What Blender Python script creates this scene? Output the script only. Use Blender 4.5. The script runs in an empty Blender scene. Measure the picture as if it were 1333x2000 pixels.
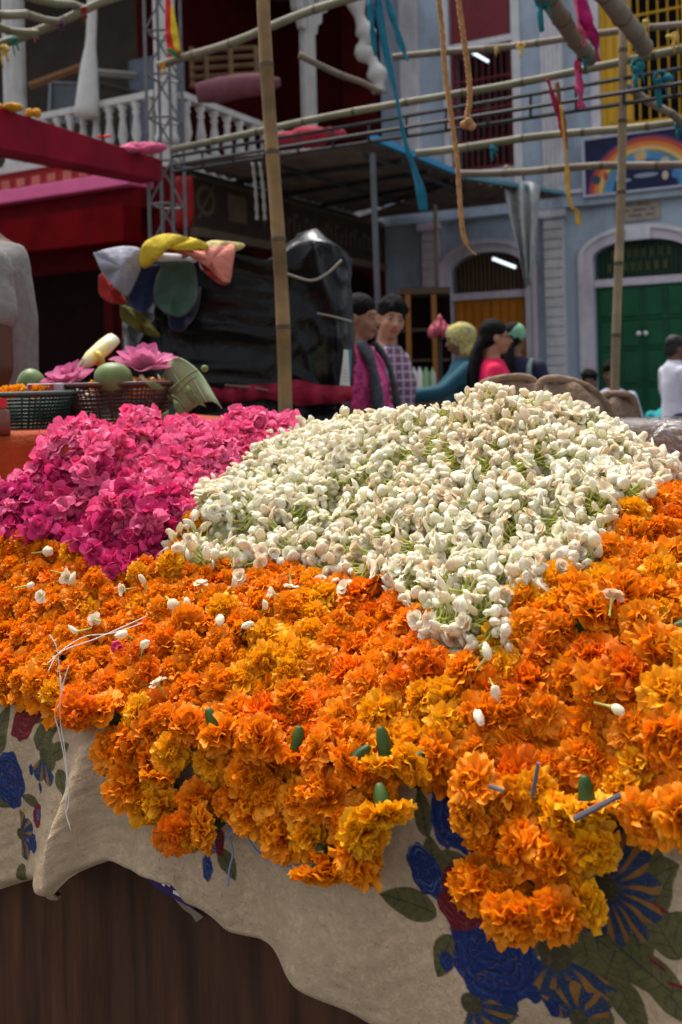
import bpy, bmesh, math, random
import numpy as np
from mathutils import Vector, Matrix
random.seed(7); RNG = np.random.default_rng(7)
R = math.radians

# ---------------------------------------------------------------- camera, sky, sun, exposure
SC = bpy.context.scene
COL = SC.collection
FPX, CX, CY, CAMZ, ROLL = 1944.0, 666.5, 740.0, 1.25, R(1.5)
cam_d = bpy.data.cameras.new('camera'); cam = bpy.data.objects.new('camera', cam_d); COL.objects.link(cam)
cam_d.sensor_fit = 'VERTICAL'; cam_d.sensor_height = 36.0; cam_d.lens = 36.0 * FPX / 2000.0
cam_d.shift_y = (740.0 - 1000.0) / 2000.0
cam.matrix_world = Matrix.Translation((0, 0, CAMZ)) @ Matrix.Rotation(R(90), 4, 'X') @ Matrix.Rotation(-ROLL, 4, 'Z')
cam_d.clip_start = 0.05; cam_d.clip_end = 500
cam_d.dof.use_dof = True; cam_d.dof.focus_distance = 1.36; cam_d.dof.aperture_fstop = 6.3
SC.camera = cam
W = bpy.data.worlds.new('World'); SC.world = W; W.use_nodes = True
nt = W.node_tree; nt.nodes.clear()
wo = nt.nodes.new('ShaderNodeOutputWorld'); bg = nt.nodes.new('ShaderNodeBackground')
sky = nt.nodes.new('ShaderNodeTexSky'); sky.sky_type = 'NISHITA'; sky.sun_disc = False
SUN_EL, SUN_AZ = R(66), R(-25)                       # azimuth from +Y towards +X
sky.sun_elevation = SUN_EL; sky.sun_rotation = SUN_AZ
sky.air_density = 1.0; sky.dust_density = 4.0; sky.ozone_density = 1.0
hs = nt.nodes.new('ShaderNodeHueSaturation'); hs.inputs['Saturation'].default_value = 0.35   # overcast: a paler sky
nt.links.new(sky.outputs[0], hs.inputs['Color']); nt.links.new(hs.outputs[0], bg.inputs[0])
bg.inputs[1].default_value = 0.088
nt.links.new(bg.outputs[0], wo.inputs[0])
sun_d = bpy.data.lights.new('sun', 'SUN'); sun = bpy.data.objects.new('sun', sun_d); COL.objects.link(sun)
sun_d.energy = 1.5; sun_d.angle = R(30); sun_d.color = (1.0, 0.96, 0.90)
sdir = Vector((math.sin(SUN_AZ) * math.cos(SUN_EL), math.cos(SUN_AZ) * math.cos(SUN_EL), math.sin(SUN_EL)))
sun.rotation_euler = sdir.to_track_quat('Z', 'Y').to_euler(); sun.location = sdir * 30
vs = SC.view_settings; vs.view_transform = 'Standard'; vs.look = 'None'; vs.gamma = 1.0; vs.exposure = 1.62
SC.cycles.use_denoising = True; SC.cycles.max_bounces = 6; SC.cycles.transparent_max_bounces = 6

# ---------------------------------------------------------------- geometry of the view
_c, _s = math.cos(ROLL), math.sin(ROLL)
def ray(px, py):
    dx, dy = px - CX, py - CY
    return ((dx * _c - dy * _s) / FPX, (dx * _s + dy * _c) / FPX)
def P(px, py, Y):
    u, v = ray(px, py); return Vector((u * Y, Y, CAMZ - v * Y))
def pix(p):
    p = np.asarray(p, float); u = p[..., 0] / p[..., 1] * FPX; v = (CAMZ - p[..., 2]) / p[..., 1] * FPX
    return np.stack([CX + u * _c + v * _s, CY - u * _s + v * _c], -1)
# the street grid: left building's near corner is the origin, A runs away to the right, B runs away to the left
GA = R(29); GC = Vector((-1.73, 10.5, 0)); AV = Vector((math.sin(GA), math.cos(GA), 0)); BV = Vector((-math.cos(GA), math.sin(GA), 0))
def G(a, b, z): return GC + AV * a + BV * b + Vector((0, 0, z))
def onA(px, py, a):                                   # pixel -> (b, z) on the plane a = const
    u, v = ray(px, py); d = Vector((u, 1, -v)); o = Vector((0, 0, CAMZ)) - GC
    t = (a - o.dot(AV)) / d.dot(AV); q = o + d * t; return q.dot(BV), q.z
def onB(px, py, b):
    u, v = ray(px, py); d = Vector((u, 1, -v)); o = Vector((0, 0, CAMZ)) - GC
    t = (b - o.dot(BV)) / d.dot(BV); q = o + d * t; return q.dot(AV), q.z
# the flower stall: E along its front edge (to the right, nearer), N into the stall
SA = R(30); EV = Vector((math.cos(SA), -math.sin(SA), 0)); NV = Vector((math.sin(SA), math.cos(SA), 0)); Q0 = Vector((0, 1.11, 0.82))
def S(s, d, z): return Vector((Q0.x, Q0.y, 0)) + EV * s + NV * d + Vector((0, 0, z))
def onD(px, py, d):                                   # pixel -> (s, z) on the vertical plane d = const of the stall
    u, v = ray(px, py); k = Vector((u, 1, -v)); o = Vector((0, 0, CAMZ)) - Vector((Q0.x, Q0.y, 0))
    t = (d - o.dot(NV)) / k.dot(NV); q = o + k * t; return q.dot(EV), q.z
def inside(pts, poly):
    x, y = pts[:, 0], pts[:, 1]; r = np.zeros(len(pts), bool); n = len(poly); j = n - 1
    for i in range(n):
        xi, yi = poly[i]; xj, yj = poly[j]
        c = ((yi > y) != (yj > y)) & (x < (xj - xi) * (y - yi) / (yj - yi + 1e-12) + xi)
        r ^= c; j = i
    return r

# ---------------------------------------------------------------- materials
MATS = {}
def mat(name, col, rough=0.65, var=0.18, scale=6.0, bump=0.0, bscale=None, metal=0.0, spec=0.22, trans=0.0, col2=None, stretch=None, emit=0.0, dirt=0.0):
    if name in MATS: return MATS[name]
    m = bpy.data.materials.new(name); m.use_nodes = True; n = m.node_tree.nodes; l = m.node_tree.links
    b = n['Principled BSDF']; out = n['Material Output']
    b.inputs['Roughness'].default_value = rough; b.inputs['Metallic'].default_value = metal; b.inputs['Specular IOR Level'].default_value = spec
    tc = n.new('ShaderNodeTexCoord'); mp = n.new('ShaderNodeMapping'); l.new(tc.outputs['Object'], mp.inputs[0])
    if stretch: mp.inputs['Scale'].default_value = stretch
    no = n.new('ShaderNodeTexNoise'); no.inputs['Scale'].default_value = scale; no.inputs['Detail'].default_value = 6; no.inputs['Roughness'].default_value = 0.6
    l.new(mp.outputs[0], no.inputs['Vector'])
    rp = n.new('ShaderNodeValToRGB'); rp.color_ramp.elements[0].position = 0.3; rp.color_ramp.elements[1].position = 0.7
    c = np.array(col); lo = c * (1 - var); hi = np.minimum(c * (1 + var), 0.95)
    if col2 is not None: lo = np.array(col2)
    rp.color_ramp.elements[0].color = (*lo, 1); rp.color_ramp.elements[1].color = (*hi, 1)
    l.new(no.outputs[0], rp.inputs[0]); colout = rp.outputs[0]
    if dirt > 0:                                      # soot and grime in blotches of their own
        n2 = n.new('ShaderNodeTexNoise'); n2.inputs['Scale'].default_value = 1.3; n2.inputs['Detail'].default_value = 8; n2.inputs['Roughness'].default_value = 0.7
        mp2 = n.new('ShaderNodeMapping'); mp2.inputs['Scale'].default_value = (1, 1, 0.35); l.new(tc.outputs['Object'], mp2.inputs[0]); l.new(mp2.outputs[0], n2.inputs['Vector'])
        r2 = n.new('ShaderNodeValToRGB'); r2.color_ramp.elements[0].position = 0.48; r2.color_ramp.elements[1].position = 0.72
        r2.color_ramp.elements[0].color = (0, 0, 0, 1); r2.color_ramp.elements[1].color = (dirt, dirt, dirt, 1); l.new(n2.outputs[0], r2.inputs[0])
        mx = n.new('ShaderNodeMix'); mx.data_type = 'RGBA'; l.new(r2.outputs[0], mx.inputs[0]); l.new(colout, mx.inputs[6]); mx.inputs[7].default_value = (*(c * 0.35 + 0.012), 1); colout = mx.outputs[2]
    l.new(colout, b.inputs['Base Color'])
    if bump > 0:
        nb = n.new('ShaderNodeTexNoise'); nb.inputs['Scale'].default_value = bscale or scale * 4; nb.inputs['Detail'].default_value = 5; l.new(mp.outputs[0], nb.inputs['Vector'])
        bp = n.new('ShaderNodeBump'); bp.inputs['Strength'].default_value = bump; bp.inputs['Distance'].default_value = 0.02; l.new(nb.outputs[0], bp.inputs['Height']); l.new(bp.outputs[0], b.inputs['Normal'])
    if emit > 0:
        b.inputs['Emission Color'].default_value = (*col, 1); b.inputs['Emission Strength'].default_value = emit
    if trans > 0:
        t = n.new('ShaderNodeBsdfTranslucent'); l.new(colout, t.inputs[0]); mx = n.new('ShaderNodeMixShader'); mx.inputs[0].default_value = trans
        l.new(b.outputs[0], mx.inputs[1]); l.new(t.outputs[0], mx.inputs[2]); l.new(mx.outputs[0], out.inputs[0])
    MATS[name] = m; return m
def petal_mat(name, base, tip, alt, trans=0.28, rough=0.55, spec=0.25):
    """petals: attribute 'pet' = (position along the petal, petal's own random, flower's own random); per-object random on top"""
    if name in MATS: return MATS[name]
    m = bpy.data.materials.new(name); m.use_nodes = True; n = m.node_tree.nodes; l = m.node_tree.links
    b = n['Principled BSDF']; out = n['Material Output']; b.inputs['Roughness'].default_value = rough; b.inputs['Specular IOR Level'].default_value = spec
    at = n.new('ShaderNodeAttribute'); at.attribute_name = 'pet'; sp = n.new('ShaderNodeSeparateColor'); l.new(at.outputs['Color'], sp.inputs[0])
    oi = n.new('ShaderNodeObjectInfo')
    ad = n.new('ShaderNodeMath'); ad.operation = 'ADD'; l.new(sp.outputs[2], ad.inputs[0]); l.new(oi.outputs['Random'], ad.inputs[1])
    fr = n.new('ShaderNodeMath'); fr.operation = 'FRACT'; l.new(ad.outputs[0], fr.inputs[0])
    m1 = n.new('ShaderNodeMix'); m1.data_type = 'RGBA'; l.new(sp.outputs[0], m1.inputs[0]); m1.inputs[6].default_value = (*base, 1); m1.inputs[7].default_value = (*tip, 1)
    pw = n.new('ShaderNodeMath'); pw.operation = 'POWER'; l.new(fr.outputs[0], pw.inputs[0]); pw.inputs[1].default_value = 2.0
    m2 = n.new('ShaderNodeMix'); m2.data_type = 'RGBA'; l.new(pw.outputs[0], m2.inputs[0]); l.new(m1.outputs[2], m2.inputs[6]); m2.inputs[7].default_value = (*alt, 1)
    hv = n.new('ShaderNodeHueSaturation'); mr = n.new('ShaderNodeMapRange'); l.new(sp.outputs[1], mr.inputs[0]); mr.inputs[3].default_value = 0.78; mr.inputs[4].default_value = 1.16
    l.new(mr.outputs[0], hv.inputs['Value']); l.new(m2.outputs[2], hv.inputs['Color'])
    l.new(hv.outputs[0], b.inputs['Base Color'])
    t = n.new('ShaderNodeBsdfTranslucent'); l.new(hv.outputs[0], t.inputs[0]); mx = n.new('ShaderNodeMixShader'); mx.inputs[0].default_value = trans
    l.new(b.outputs[0], mx.inputs[1]); l.new(t.outputs[0], mx.inputs[2]); l.new(mx.outputs[0], out.inputs[0])
    MATS[name] = m; return m
def attr_mat(name, attr, rough=0.8, bump=0.0, bscale=300, trans=0.0, grain=0.0, swirl=None, spec=0.3):
    if name in MATS: return MATS[name]
    m = bpy.data.materials.new(name); m.use_nodes = True; n = m.node_tree.nodes; l = m.node_tree.links
    b = n['Principled BSDF']; b.inputs['Roughness'].default_value = rough; b.inputs['Specular IOR Level'].default_value = spec
    at = n.new('ShaderNodeAttribute'); at.attribute_name = attr; c = at.outputs['Color']
    tc = n.new('ShaderNodeTexCoord')
    if swirl:
        v = n.new('ShaderNodeTexNoise'); v.inputs['Scale'].default_value = swirl; v.inputs['Detail'].default_value = 1.0; v.inputs['Distortion'].default_value = 1.6; l.new(tc.outputs['Object'], v.inputs['Vector'])
        rp = n.new('ShaderNodeValToRGB'); e = rp.color_ramp.elements; e[0].position = 0.478; e[0].color = (0, 0, 0, 1); e[1].position = 0.522; e[1].color = (0, 0, 0, 1)
        k = rp.color_ramp.elements.new(0.50); k.color = (0.9, 0.9, 0.9, 1); l.new(v.outputs[0], rp.inputs[0])
        big = n.new('ShaderNodeTexNoise'); big.inputs['Scale'].default_value = 9; l.new(tc.outputs['Object'], big.inputs['Vector'])
        mu = n.new('ShaderNodeMath'); mu.operation = 'MULTIPLY'; l.new(rp.outputs[0], mu.inputs[0]); l.new(big.outputs[0], mu.inputs[1])
        mx = n.new('ShaderNodeMix'); mx.data_type = 'RGBA'; l.new(mu.outputs[0], mx.inputs[0]); l.new(c, mx.inputs[6]); mx.inputs[7].default_value = (0.16, 0.10, 0.06, 1); c = mx.outputs[2]
    if grain > 0:
        no = n.new('ShaderNodeTexNoise'); no.inputs['Scale'].default_value = 5; no.inputs['Detail'].default_value = 8; no.inputs['Roughness'].default_value = 0.7; l.new(tc.outputs['Object'], no.inputs['Vector'])
        mr = n.new('ShaderNodeMapRange'); l.new(no.outputs[0], mr.inputs[0]); mr.inputs[1].default_value = 0.3; mr.inputs[2].default_value = 0.7; mr.inputs[3].default_value = 1 - grain; mr.inputs[4].default_value = 1 + grain
        hv = n.new('ShaderNodeHueSaturation'); l.new(mr.outputs[0], hv.inputs['Value']); l.new(c, hv.inputs['Color']); c = hv.outputs[0]
    l.new(c, b.inputs['Base Color'])
    if bump > 0:
        nb = n.new('ShaderNodeTexNoise'); nb.inputs['Scale'].default_value = bscale; l.new(tc.outputs['Object'], nb.inputs['Vector'])
        bp = n.new('ShaderNodeBump'); bp.inputs['Strength'].default_value = bump; bp.inputs['Distance'].default_value = 0.004; l.new(nb.outputs[0], bp.inputs['Height']); l.new(bp.outputs[0], b.inputs['Normal'])
    MATS[name] = m; return m

# ---------------------------------------------------------------- mesh builder
def tag(o, label=None, cat=None, group=None, kind=None):
    if label: o['label'] = label
    if cat: o['category'] = cat
    if group: o['group'] = group
    if kind: o['kind'] = kind
    return o
def link(name, data, parent=None):
    o = bpy.data.objects.new(name, data); COL.objects.link(o)
    if parent is not None:
        o.parent = parent
        if parent.type == 'EMPTY' or any(parent.location) or any(parent.rotation_euler): o.matrix_parent_inverse = parent.matrix_basis.inverted()
    return o
def empty(name, loc, label, cat, group=None):
    o = bpy.data.objects.new(name, None); o.location = loc; COL.objects.link(o); o.empty_display_size = 0.05
    return tag(o, label, cat, group)
def npmesh(name, V, F, smooth=True, cols=None, attr='pet', mats=None, fm=None):
    """V (n,3), F list of arrays / (m,k) array of equal-sized polygons"""
    me = bpy.data.meshes.new(name); V = np.asarray(V, np.float32)
    groups = F if isinstance(F, list) else [F]
    groups = [np.asarray(g, np.int32) for g in groups if len(g)]
    loops = np.concatenate([g.ravel() for g in groups]); tot = np.concatenate([np.full(len(g), g.shape[1], np.int32) for g in groups])
    st = np.concatenate([[0], np.cumsum(tot)[:-1]]).astype(np.int32)
    me.vertices.add(len(V)); me.vertices.foreach_set('co', V.ravel()); me.loops.add(len(loops)); me.loops.foreach_set('vertex_index', loops)
    me.polygons.add(len(tot)); me.polygons.foreach_set('loop_start', st); me.polygons.foreach_set('loop_total', tot)
    if smooth: me.polygons.foreach_set('use_smooth', np.ones(len(tot), bool))
    if fm is not None: me.polygons.foreach_set('material_index', np.asarray(fm, np.int32))
    me.update(calc_edges=True)
    if cols is not None:
        a = me.color_attributes.new(attr, 'FLOAT_COLOR', 'POINT'); c = np.ones((len(V), 4), np.float32); c[:, :3] = cols; a.data.foreach_set('color', c.ravel())
    for m in mats or []: me.materials.append(m)
    return me
def frame_z(d, up=None):
    d = Vector(d).normalized(); up = Vector(up) if up is not None else (Vector((0, 0, 1)) if abs(d.z) < 0.95 else Vector((1, 0, 0)))
    x = up.cross(d).normalized(); y = d.cross(x); return Matrix((x, y, d)).transposed()
class MB:
    def __init__(self): self.v = []; self.f = []; self.m = []; self.cur = 0
    def add(self, vs, fs):
        k = len(self.v); self.v += [tuple(p) for p in vs]; self.f += [tuple(i + k for i in f) for f in fs]; self.m += [self.cur] * len(fs); return self
    def hexa(self, p):                                # eight corners: bottom ring then top ring
        return self.add(p, [(3, 2, 1, 0), (4, 5, 6, 7), (0, 1, 5, 4), (1, 2, 6, 5), (2, 3, 7, 6), (3, 0, 4, 7)])
    def gbox(self, a0, a1, b0, b1, z0, z1, fr=None):
        fr = fr or G; a0, a1 = min(a0, a1), max(a0, a1); b0, b1 = min(b0, b1), max(b0, b1)
        return self.hexa([fr(a0, b0, z0), fr(a1, b0, z0), fr(a1, b1, z0), fr(a0, b1, z0), fr(a0, b0, z1), fr(a1, b0, z1), fr(a1, b1, z1), fr(a0, b1, z1)])
    def tube(self, pts, rad, n=8, cap=True, ell=1.0):
        pts = [Vector(p) for p in pts]; m = len(pts); rad = rad if hasattr(rad, '__len__') else [rad] * m
        vs = []; prev = None
        for i, p in enumerate(pts):
            t = (pts[min(i + 1, m - 1)] - pts[max(i - 1, 0)])
            if t.length < 1e-9: t = Vector((0, 0, 1))
            t.normalize()
            if prev is None: x = frame_z(t).col[0].copy()
            else: x = (prev - t * prev.dot(t)); x = x.normalized() if x.length > 1e-6 else frame_z(t).col[0].copy()
            prev = x; y = t.cross(x)
            for k in range(n):
                q = 2 * math.pi * k / n; vs.append(p + (x * math.cos(q) + y * math.sin(q) * ell) * rad[i])
        fs = [(i * n + k, i * n + (k + 1) % n, (i + 1) * n + (k + 1) % n, (i + 1) * n + k) for i in range(m - 1) for k in range(n)]
        if cap: fs += [tuple(range(n - 1, -1, -1)), tuple((m - 1) * n + k for k in range(n))]
        return self.add(vs, fs)
    def lathe(self, prof, org, n=12, axis=None, cap=True):     # prof: (r, h)
        M3 = frame_z(axis) if axis is not None else Matrix.Identity(3); org = Vector(org); vs = []
        for r, h in prof:
            for k in range(n):
                q = 2 * math.pi * k / n; vs.append(org + M3 @ Vector((r * math.cos(q), r * math.sin(q), h)))
        m = len(prof); fs = [(i * n + k, i * n + (k + 1) % n, (i + 1) * n + (k + 1) % n, (i + 1) * n + k) for i in range(m - 1) for k in range(n)]
        if cap: fs += [tuple(range(n - 1, -1, -1)), tuple((m - 1) * n + k for k in range(n))]
        return self.add(vs, fs)
    def ell(self, c, r, rot=None, n=14, m=9):
        c = Vector(c); r = r if hasattr(r, '__len__') else (r, r, r); rot = rot or Matrix.Identity(3); vs = []
        for i in range(m + 1):
            th = math.pi * i / m
            for k in range(n):
                q = 2 * math.pi * k / n; vs.append(c + rot @ Vector((r[0] * math.sin(th) * math.cos(q), r[1] * math.sin(th) * math.sin(q), r[2] * math.cos(th))))
        return self.add(vs, [(i * n + k, (i + 1) * n + k, (i + 1) * n + (k + 1) % n, i * n + (k + 1) % n) for i in range(m) for k in range(n)])
    def prism(self, poly, fr, w0, w1):                # poly of (u, z); fr(u, w, z)
        n = len(poly); vs = [fr(u, w0, z) for u, z in poly] + [fr(u, w1, z) for u, z in poly]
        return self.add(vs, [tuple(range(n - 1, -1, -1)), tuple(range(n, 2 * n))] + [(i, (i + 1) % n, n + (i + 1) % n, n + i) for i in range(n)])
    def strip(self, p, q, thick=None):                # ribbon between two polylines
        n = len(p); vs = list(p) + list(q); return self.add(vs, [(i, i + 1, n + i + 1, n + i) for i in range(n - 1)])
    def build(self, name, m, parent=None, smooth=False, recalc=True, bevel=0.0, subsurf=0):
        me = bpy.data.meshes.new(name); me.from_pydata([tuple(v) for v in self.v], [], self.f)
        for x in (m if isinstance(m, (list, tuple)) else [m]): me.materials.append(x)
        if isinstance(m, (list, tuple)): me.polygons.foreach_set('material_index', self.m)
        if recalc:
            bm = bmesh.new(); bm.from_mesh(me); bmesh.ops.remove_doubles(bm, verts=bm.verts, dist=1e-6); bmesh.ops.recalc_face_normals(bm, faces=bm.faces); bm.to_mesh(me); bm.free()
        if smooth: me.polygons.foreach_set('use_smooth', [True] * len(me.polygons))
        me.update(); o = link(name, me, parent)
        if bevel > 0:
            b = o.modifiers.new('bevel', 'BEVEL'); b.width = bevel; b.segments = 2; b.limit_method = 'ANGLE'; b.angle_limit = R(40)
        if subsurf:
            b = o.modifiers.new('sub', 'SUBSURF'); b.levels = subsurf; b.render_levels = subsurf
        return o
def solid(o, t):
    m = o.modifiers.new('thick', 'SOLIDIFY'); m.thickness = t; m.offset = 0; return o
def spline(pts, n):
    """Catmull-Rom through the points"""
    p = [Vector(x) for x in pts]; p = [2 * p[0] - p[1]] + p + [2 * p[-1] - p[-2]]; out = []
    seg = len(p) - 3
    for k in range(n):
        t = k / (n - 1) * seg; i = min(int(t), seg - 1); t -= i; a, b, c, d = p[i:i + 4]
        out.append(0.5 * ((2 * b) + (c - a) * t + (2 * a - 5 * b + 4 * c - d) * t * t + (3 * b - a - 3 * c + d) * t ** 3))
    return out
# ================================================================ the street and its buildings
M_pave = mat('stone_paving', (.10, .095, .09), .85, .3, 2.5, bump=.3, dirt=.6)
MB().add([(-150, -150, 0), (150, -150, 0), (150, 150, 0), (-150, 150, 0)], [(0, 1, 2, 3)]).build('ground', M_pave)['kind'] = 'structure'
AF = 5.05
M_grey = mat('grey_blue_plaster', (.36, .42, .495), .85, .12, 3, bump=.2, dirt=.75)
M_white = mat('lime_white_trim', (.60, .58, .60), .8, .10, 5, bump=.15, dirt=.8)
M_pinkw = mat('pinkish_white_trim', (.58, .50, .56), .75, .08, 5, dirt=.7)
M_green = mat('green_door_paint', (.005, .085, .032), .38, .25, 4, dirt=.3)
M_green2 = mat('green_lattice_paint', (.010, .060, .028), .5, .25, 4)
M_ochre = mat('orange_door_paint', (.46, .145, .008), .5, .15, 4, dirt=.35)
M_yel = mat('yellow_window_paint', (.58, .31, .015), .5, .12, 4, dirt=.25)
M_maroon = mat('maroon_paint', (.16, .022, .028), .6, .2, 5, dirt=.3)
M_dark = mat('dark_interior', (.012, .010, .010), .9, .2)
def arch_pts(b0, b1, zs, zc, n=16):
    bm, hw = (b0 + b1) / 2, abs(b1 - b0) / 2; return [(bm - hw * math.cos(math.pi * i / n), zs + (zc - zs) * math.sin(math.pi * i / n)) for i in range(n + 1)]
def wall_open(mb, a0, a1, bs0, bs1, z0, z1, ops):
    es = sorted({bs0, bs1, *[o[0] for o in ops], *[o[1] for o in ops]}); zs = sorted({z0, z1, *[o[2] for o in ops], *[o[3] for o in ops]})
    for i in range(len(es) - 1):
        for j in range(len(zs) - 1):
            bm, zm = (es[i] + es[i + 1]) / 2, (zs[j] + zs[j + 1]) / 2
            if any(o[0] < bm < o[1] and o[2] < zm < o[3] for o in ops): continue
            mb.gbox(a0, a1, es[i], es[i + 1], zs[j], zs[j + 1])
fb = lambda px, py=640, a=AF: onA(px, py, a)[0]
fz = lambda px, py, a=AF: onA(px, py, a)[1]
grey = empty('grey_house', G(AF, -2.5, 0), 'grey blue plastered house with green and orange arched doors', 'building')
gd0, gd1 = fb(1349), fb(1163); gs_, gc = fz(1163, 505), fz(1255, 466); gt = fz(1250, 548)          # green door: springing, crown, transom
od0, od1 = fb(1030), fb(884); os_, oc = fz(884, 535), fz(955, 492); ot = fz(955, 576)
w10, w11 = fb(1004, 200), fb(882, 200); w1b, w1t = fz(940, 332), fz(940, 92); w1p = fz(940, -60)
w20, w21 = fb(1345, 130), fb(1172, 130); w2b, w2t = fz(1250, 246), fz(1250, -120)
ops = [(gd0, gd1, .16, gc + .001), (od0, od1, .16, oc + .001), (w10, w11, w1b, w1t), (w20, w21, w2b, w2t)]
wl = MB(); wall_open(wl, AF, AF + .35, -9, 3.0, 0, 9, ops)
for b0, b1, zs, zc in ((gd0, gd1, gs_, gc), (od0, od1, os_, oc)):
    ap = arch_pts(b0, b1, zs, zc)
    for (u0, z0), (u1, z1) in zip(ap[:-1], ap[1:]): wl.prism([(u0, z0), (u1, z1), (u1, zc + .001), (u0, zc + .001)], lambda u, w, z: G(AF + w, u, z), .001, .34)
wl.build('wall', M_grey, grey)
MB().gbox(AF + .9, AF + .95, -9, -.02, 0, 9).build('room_back', M_dark, grey)
MB().gbox(AF - 1.3, AF - .001, -9, .0, 0.001, .16).build('plinth_step', mat('grey_step', (.24, .24, .25), .85, .15, 4, dirt=.4), grey, bevel=.01)
def arch_trim(name, b0, b1, z0, zs, zc, wd, m, proud, par):
    t = MB(); inn = arch_pts(b0, b1, zs, zc, 20); out = arch_pts(b0 - wd, b1 + wd, zs, zc + wd, 20); f = lambda u, w, z: G(AF + w, u, z)
    for i in range(20): t.prism([inn[i], inn[i + 1], out[i + 1], out[i]], f, -proud, -.002)
    t.gbox(AF - proud, AF - .002, b0 - wd, b0, z0, zs); t.gbox(AF - proud, AF - .002, b1, b1 + wd, z0, zs); return t.build(name, m, par)
arch_trim('door_surround', gd0, gd1, .162, gs_, gc, .13, M_pinkw, .05, grey); arch_trim('arch_moulding', gd0 - .13, gd1 + .13, .162, gs_, gc + .13, .06, M_white, .09, grey)
arch_trim('door_surround', od0, od1, .162, os_, oc, .12, M_pinkw, .05, grey); arch_trim('arch_moulding', od0 - .12, od1 + .12, .162, os_, oc + .12, .06, M_pinkw, .09, grey)
MB().gbox(AF + .02, AF + .12, gd0, gd1, gt - .05, gt + .05).build('transom_bar', M_pinkw, grey); MB().gbox(AF + .02, AF + .12, od0, od1, ot - .05, ot + .05).build('transom_bar', M_pinkw, grey)
MB().gbox(AF - .10, AF - .051, (gd0 + gd1) / 2 - .16, (gd0 + gd1) / 2 + .16, gc - .02, gc + .13).build('keystone', M_white, grey, bevel=.008)
def door(b0, b1, z0, z1, m, rows, kind):
    dr = MB().gbox(AF + .10, AF + .15, b0 + .004, b1 - .004, z0, z1).build('door', m, grey); mid = (b0 + b1) / 2
    for lf in (0, 1):
        l0, l1 = (b0 + .03, mid - .012) if lf == 0 else (mid + .012, b1 - .03)
        MB().gbox(AF + .085, AF + .099, l0, l1, z0 + .01, z1 - .01).build('door_leaf', m, dr)
        cols = 2 if kind == 'panel' else 4
        for r in range(len(rows) - 1):
            h0, h1 = z0 + (z1 - z0) * rows[r] + .035, z0 + (z1 - z0) * rows[r + 1] - .035
            for c in range(cols):
                c0 = l0 + (l1 - l0) * c / cols + .03 / (1 + (kind != 'panel')); c1 = l0 + (l1 - l0) * (c + 1) / cols - .03 / (1 + (kind != 'panel'))
                MB().gbox(AF + .060, AF + .084, c0, c1, h0, h1).build('door_panel', m, dr, bevel=.018)
            if kind == 'panel' and r: MB().gbox(AF + .062, AF + .0845, l0 + .02, l1 - .02, z0 + (z1 - z0) * rows[r] - .014, z0 + (z1 - z0) * rows[r] + .014).build('door_rail', m, dr, bevel=.008)
    return dr
gdr = door(gd0, gd1, .165, gt - .051, M_green, (0, .20, .40, .62, .80, 1.0), 'panel'); odr = door(od0, od1, .165, ot - .051, M_ochre, (0, .62, 1.0), 'plank')
for sx in (-1, 1): MB().lathe([(.02, 0), (.012, .02), (.03, .03), (.034, .05), (.02, .07), (.004, .075)], G(AF + .062, (gd0 + gd1) / 2 + sx * .045, fz(1252, 651)), 10, -AV).build('door_knob', mat('white_porcelain', (.75, .75, .74), .25, .02), gdr, True)
for b0, b1, zt, zs, zc, m, nb in ((gd0, gd1, gt + .051, gs_, gc, M_green2, 22), (od0, od1, ot + .051, os_, oc, mat('dusty_brown_bars', (.16, .09, .05), .6, .2), 18)):
    for i in range(1, nb):
        u = b0 + (b1 - b0) * i / nb; h = zs + (zc - zs) * math.sqrt(max(0, 1 - ((u - (b0 + b1) / 2) / ((b1 - b0) / 2)) ** 2)); MB().gbox(AF + .06, AF + .075, u - .009, u + .009, zt, h + .02).build('fanlight_bar', m, grey)
    MB().gbox(AF + .2, AF + .22, b0, b1, zt, zc).build('fanlight_back', mat('dim_glass', (.015, .018, .014), .3, .3), grey)
for i in range(16):                                    # faded yellow lettering behind the green fanlight, too blurred to read
    u = gd1 - .16 - i * (gd1 - gd0 - .4) / 16; zz = gt + .16 + .18 * (i % 2); MB().gbox(AF + .19, AF + .199, u - .03, u + .022, zz, zz + .11).build('lettering', mat('faded_yellow_print', (.20, .16, .03), .6, .2), grey)
def pilaster(px0, px1, py, z0, z1, flutes, name='pilaster', m=M_white):
    b0, b1 = fb(px1, py), fb(px0, py); pl = MB().gbox(AF - .10, AF - .003, b0, b1, z0, z1).build(name, m, grey)
    if flutes == 'block':
        n = int((z1 - z0) / .13)
        for i in range(n): MB().gbox(AF - .125, AF - .1005, b0 + .008, b1 - .008, z0 + (z1 - z0) * i / n + .012, z0 + (z1 - z0) * (i + 1) / n - .012).build('stone_block', m, pl)
    else:
        for i in range(5): u = b0 + (b1 - b0) * (i + .5) / 5; MB().gbox(AF - .118, AF - .1005, u - .016, u + .016, z0 + .15, z1 - .12).build('flute', m, pl)
    MB().gbox(AF - .15, AF - .002, b0 - .04, b1 + .04, z0 - .0, z0 + .12).build('base_moulding', m, pl); MB().gbox(AF - .16, AF - .002, b0 - .05, b1 + .05, z1 - .10, z1).build('capital', m, pl)
zl0, zl1 = fz(1235, 392, AF - .12), fz(1235, 366, AF - .12)
pilaster(1070, 1108, 600, .16, zl0 - .01, 'block'); pilaster(1062, 1104, 200, zl1 + .01, 8.5, 'flute'); pilaster(789, 822, 200, zl1 + .01, 8.5, 'flute'); pilaster(832, 862, 560, .16, zl0 - .01, 'block', m=M_pinkw)
MB().gbox(AF - .14, AF - .001, -9, -.02, zl0, zl1).build('ledge', M_grey, grey, bevel=.01); MB().gbox(AF - .18, AF - .0015, -9, -.02, zl1 + .001, zl1 + .05).build('ledge_cap', M_white, grey)
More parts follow.
